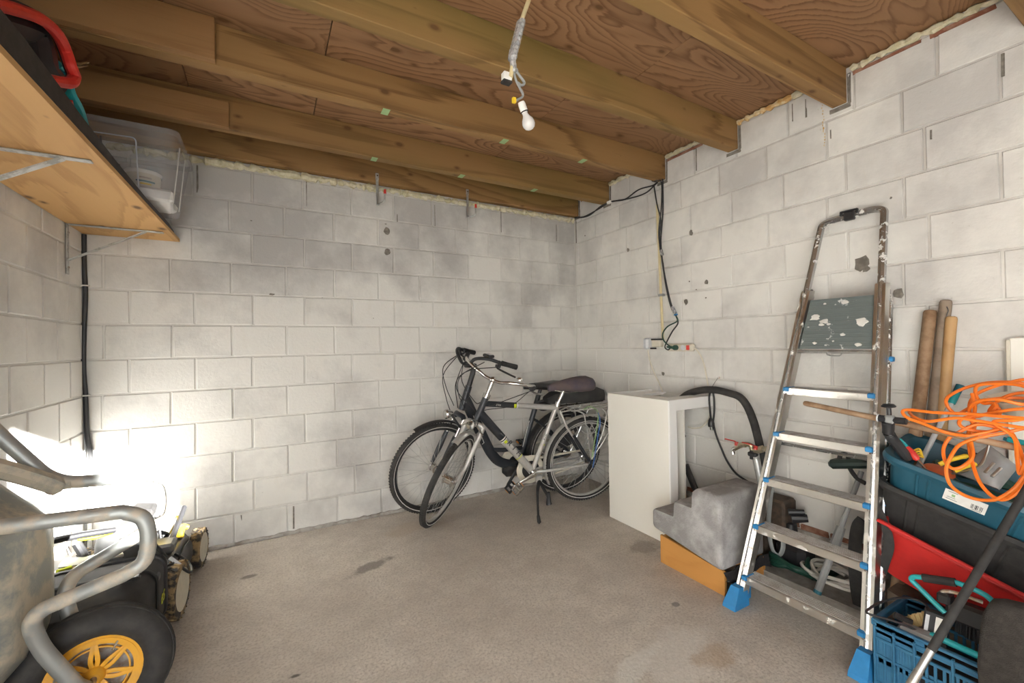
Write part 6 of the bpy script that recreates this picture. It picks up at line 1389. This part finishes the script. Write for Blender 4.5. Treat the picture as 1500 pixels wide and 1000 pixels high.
# folded handle
hl1 = [V((-3.02, -.50, .25)), V((-3.00, -.40, .31)), V((-2.985, -.28, .375)), V((-3.03, -.30, .395)), V((-3.16, -.55, .375)), V((-3.30, -.80, .42)), V((-3.42, -.95, .45))]
obj('lower_handle', MB().tube(fillet(hl1[:3], .04), .014, 10), M['black'], lm); 
obj('upper_handle', MB().tube([at(36, 800, 'y', -.78), at(120, 783, 'y', -.68), at(166, 776, 'y', -.60)], [(.020, .014)]*3, 10).tube([at(112, 795, 'y', -.62), at(124, 815, 'y', -.62)], .017, 10), M['black'], lm)
obj('bail_bar', MB().tube(catmull([at(108, 757, 'y', -.55), at(109, 752, 'y', -.53), at(118, 751, 'y', -.50), at(123, 757, 'y', -.48)], 5), .005, 7).tube([at(97, 795, 'y', -.60), at(102, 812, 'y', -.60)], .006, 6), M['rust'], lm)
obj('yellow_grip', MB().tube(catmull([at(216, 776, 'y', -.46), at(235, 766, 'y', -.42), at(252, 757, 'y', -.36), at(257, 756, 'y', -.33)], 5), [.019]*10 + [.016, .014, .013, .011, .010, .010], 10), M['yellow'], lm, label='yellow handle trim')
obj('handle_strut', MB().tube([at(255, 757, 'y', -.33), at(250, 775, 'y', -.36), at(238, 795, 'y', -.42), at(228, 805, 'y', -.46)], .011, 8).tube([at(232, 757, 'y', -.40), at(236, 800, 'y', -.45)], .006, 6), M['black'], lm)
obj('height_lever', MB().tube(catmull([at(268, 812, 'y', -.30), at(264, 795, 'y', -.30), at(262, 780, 'y', -.28), at(268, 771, 'y', -.25)], 5), [(.020, .012)]*16, 10), M['black'], lm)
obj('lever_cap', MB().tube(catmull([at(262, 788, 'y', -.305), at(263, 778, 'y', -.285), at(268, 771, 'y', -.25), at(274, 772, 'y', -.24)], 4), [(.022, .014)]*13, 10), M['yellow'], lm, label='yellow lever cap')
obj('lime_trim', MB().tube([at(114, 789, 'y', -.62), at(140, 786, 'y', -.60), at(163, 779, 'y', -.56)], [(.016, .010)]*3, 8).tube(catmull([at(112, 834, 'y', -.70), at(128, 832, 'y', -.70), at(145, 826, 'y', -.66)], 4), .016, 8).box(at(250, 802, 'y', -.42), (.045, .05, .06), .012).tube(catmull([at(218, 806, 'y', -.46), at(226, 800, 'y', -.45), at(232, 793, 'y', -.44)], 3), .012, 8).tube([at(84, 838, 'y', -.75), at(104, 832, 'y', -.72)], .012, 8), M['lime'], lm, label='lime green trim')
obj('cover_sheet', MB().tube(catmull([at(92, 824, 'y', -.66), at(115, 822, 'y', -.66), at(150, 816, 'y', -.62), at(178, 812, 'y', -.58)], 4), [(.045 - .002*i, .012) for i in range(13)], 8), M['white_p'], lm, label='crumpled white plastic sheet')
obj('control_cable', MB().tube(catmull([at(216, 782, 'y', -.62), at(226, 795, 'y', -.66), at(243, 813, 'y', -.70), at(262, 828, 'y', -.74), at(278, 838, 'y', -.70), at(280, 830, 'y', -.62), at(270, 818, 'y', -.55), at(256, 811, 'y', -.52)], 6), .0062, 8).tube(catmull([at(214, 790, 'y', -.62), at(228, 802, 'y', -.66), at(250, 818, 'y', -.70)], 5), .0055, 7), M['black'], lm)
obj('cable_sleeve', MB().tube([at(249, 817, 'y', -.715), at(264, 828, 'y', -.745)], .0085, 8), M['lgrey'], lm)
obj('rear_flap', MB().box((-3.19, -.80, .255), (.36, .03, .13), .01, Matrix.Rotation(-.35, 3, 'X')), M['black'], lm)
# grass catcher
gc = []
for y, hw, z0, z1 in ((-.83, .175, .10, .345), (-.88, .19, .085, .362), (-.92, .192, .075, .365), (-1.02, .188, .075, .360), (-1.12, .178, .09, .345), (-1.19, .155, .12, .315)):
    gc.append([V((cx - 3.165, y, cz + (z0+z1)/2)) for cx, cz in rrect(2*hw, z1 - z0, .055, 4)])
gco = obj('grass_catcher', MB().loft(gc), M['softbag'], lm, label='black fabric grass catcher', smooth=50)
obj('catcher_rim', MB().tube(gc[1], .012, 8, closed=True), M['black'], gco); 
obj('catcher_strap', MB().tube([p + (p - sum(gc[3], V())/len(gc[3])).normalized()*.004 for p in gc[3]], [(.014, .004)]*len(gc[3]), 6, closed=True, flat=V((0, 1, 0))), M['blackm'], gco)
obj('buckle', MB().box((-2.978, -1.0, .315), (.016, .05, .03), .006), M['black'], gco); obj('buckle', MB().box((-3.05, -1.08, .365), (.07, .03, .014), .005), M['black'], gco)
word('lettering', 'es', .085, M['lime'], gco, V((-2.9690, -.985, .185)), V((.0, 1, .02)) * 1.0, V((.0, .0, 1)), shear=.3)
for i in range(5):
    y = -.86 - .055*i; obj('catcher_fold', MB().tube(catmull([V((-2.985 - .004*i, y, .30)), V((-2.974 - .003*i, y, .22)), V((-2.980 - .004*i, y, .12))], 4), .004, 6), M['softbag'], gco)
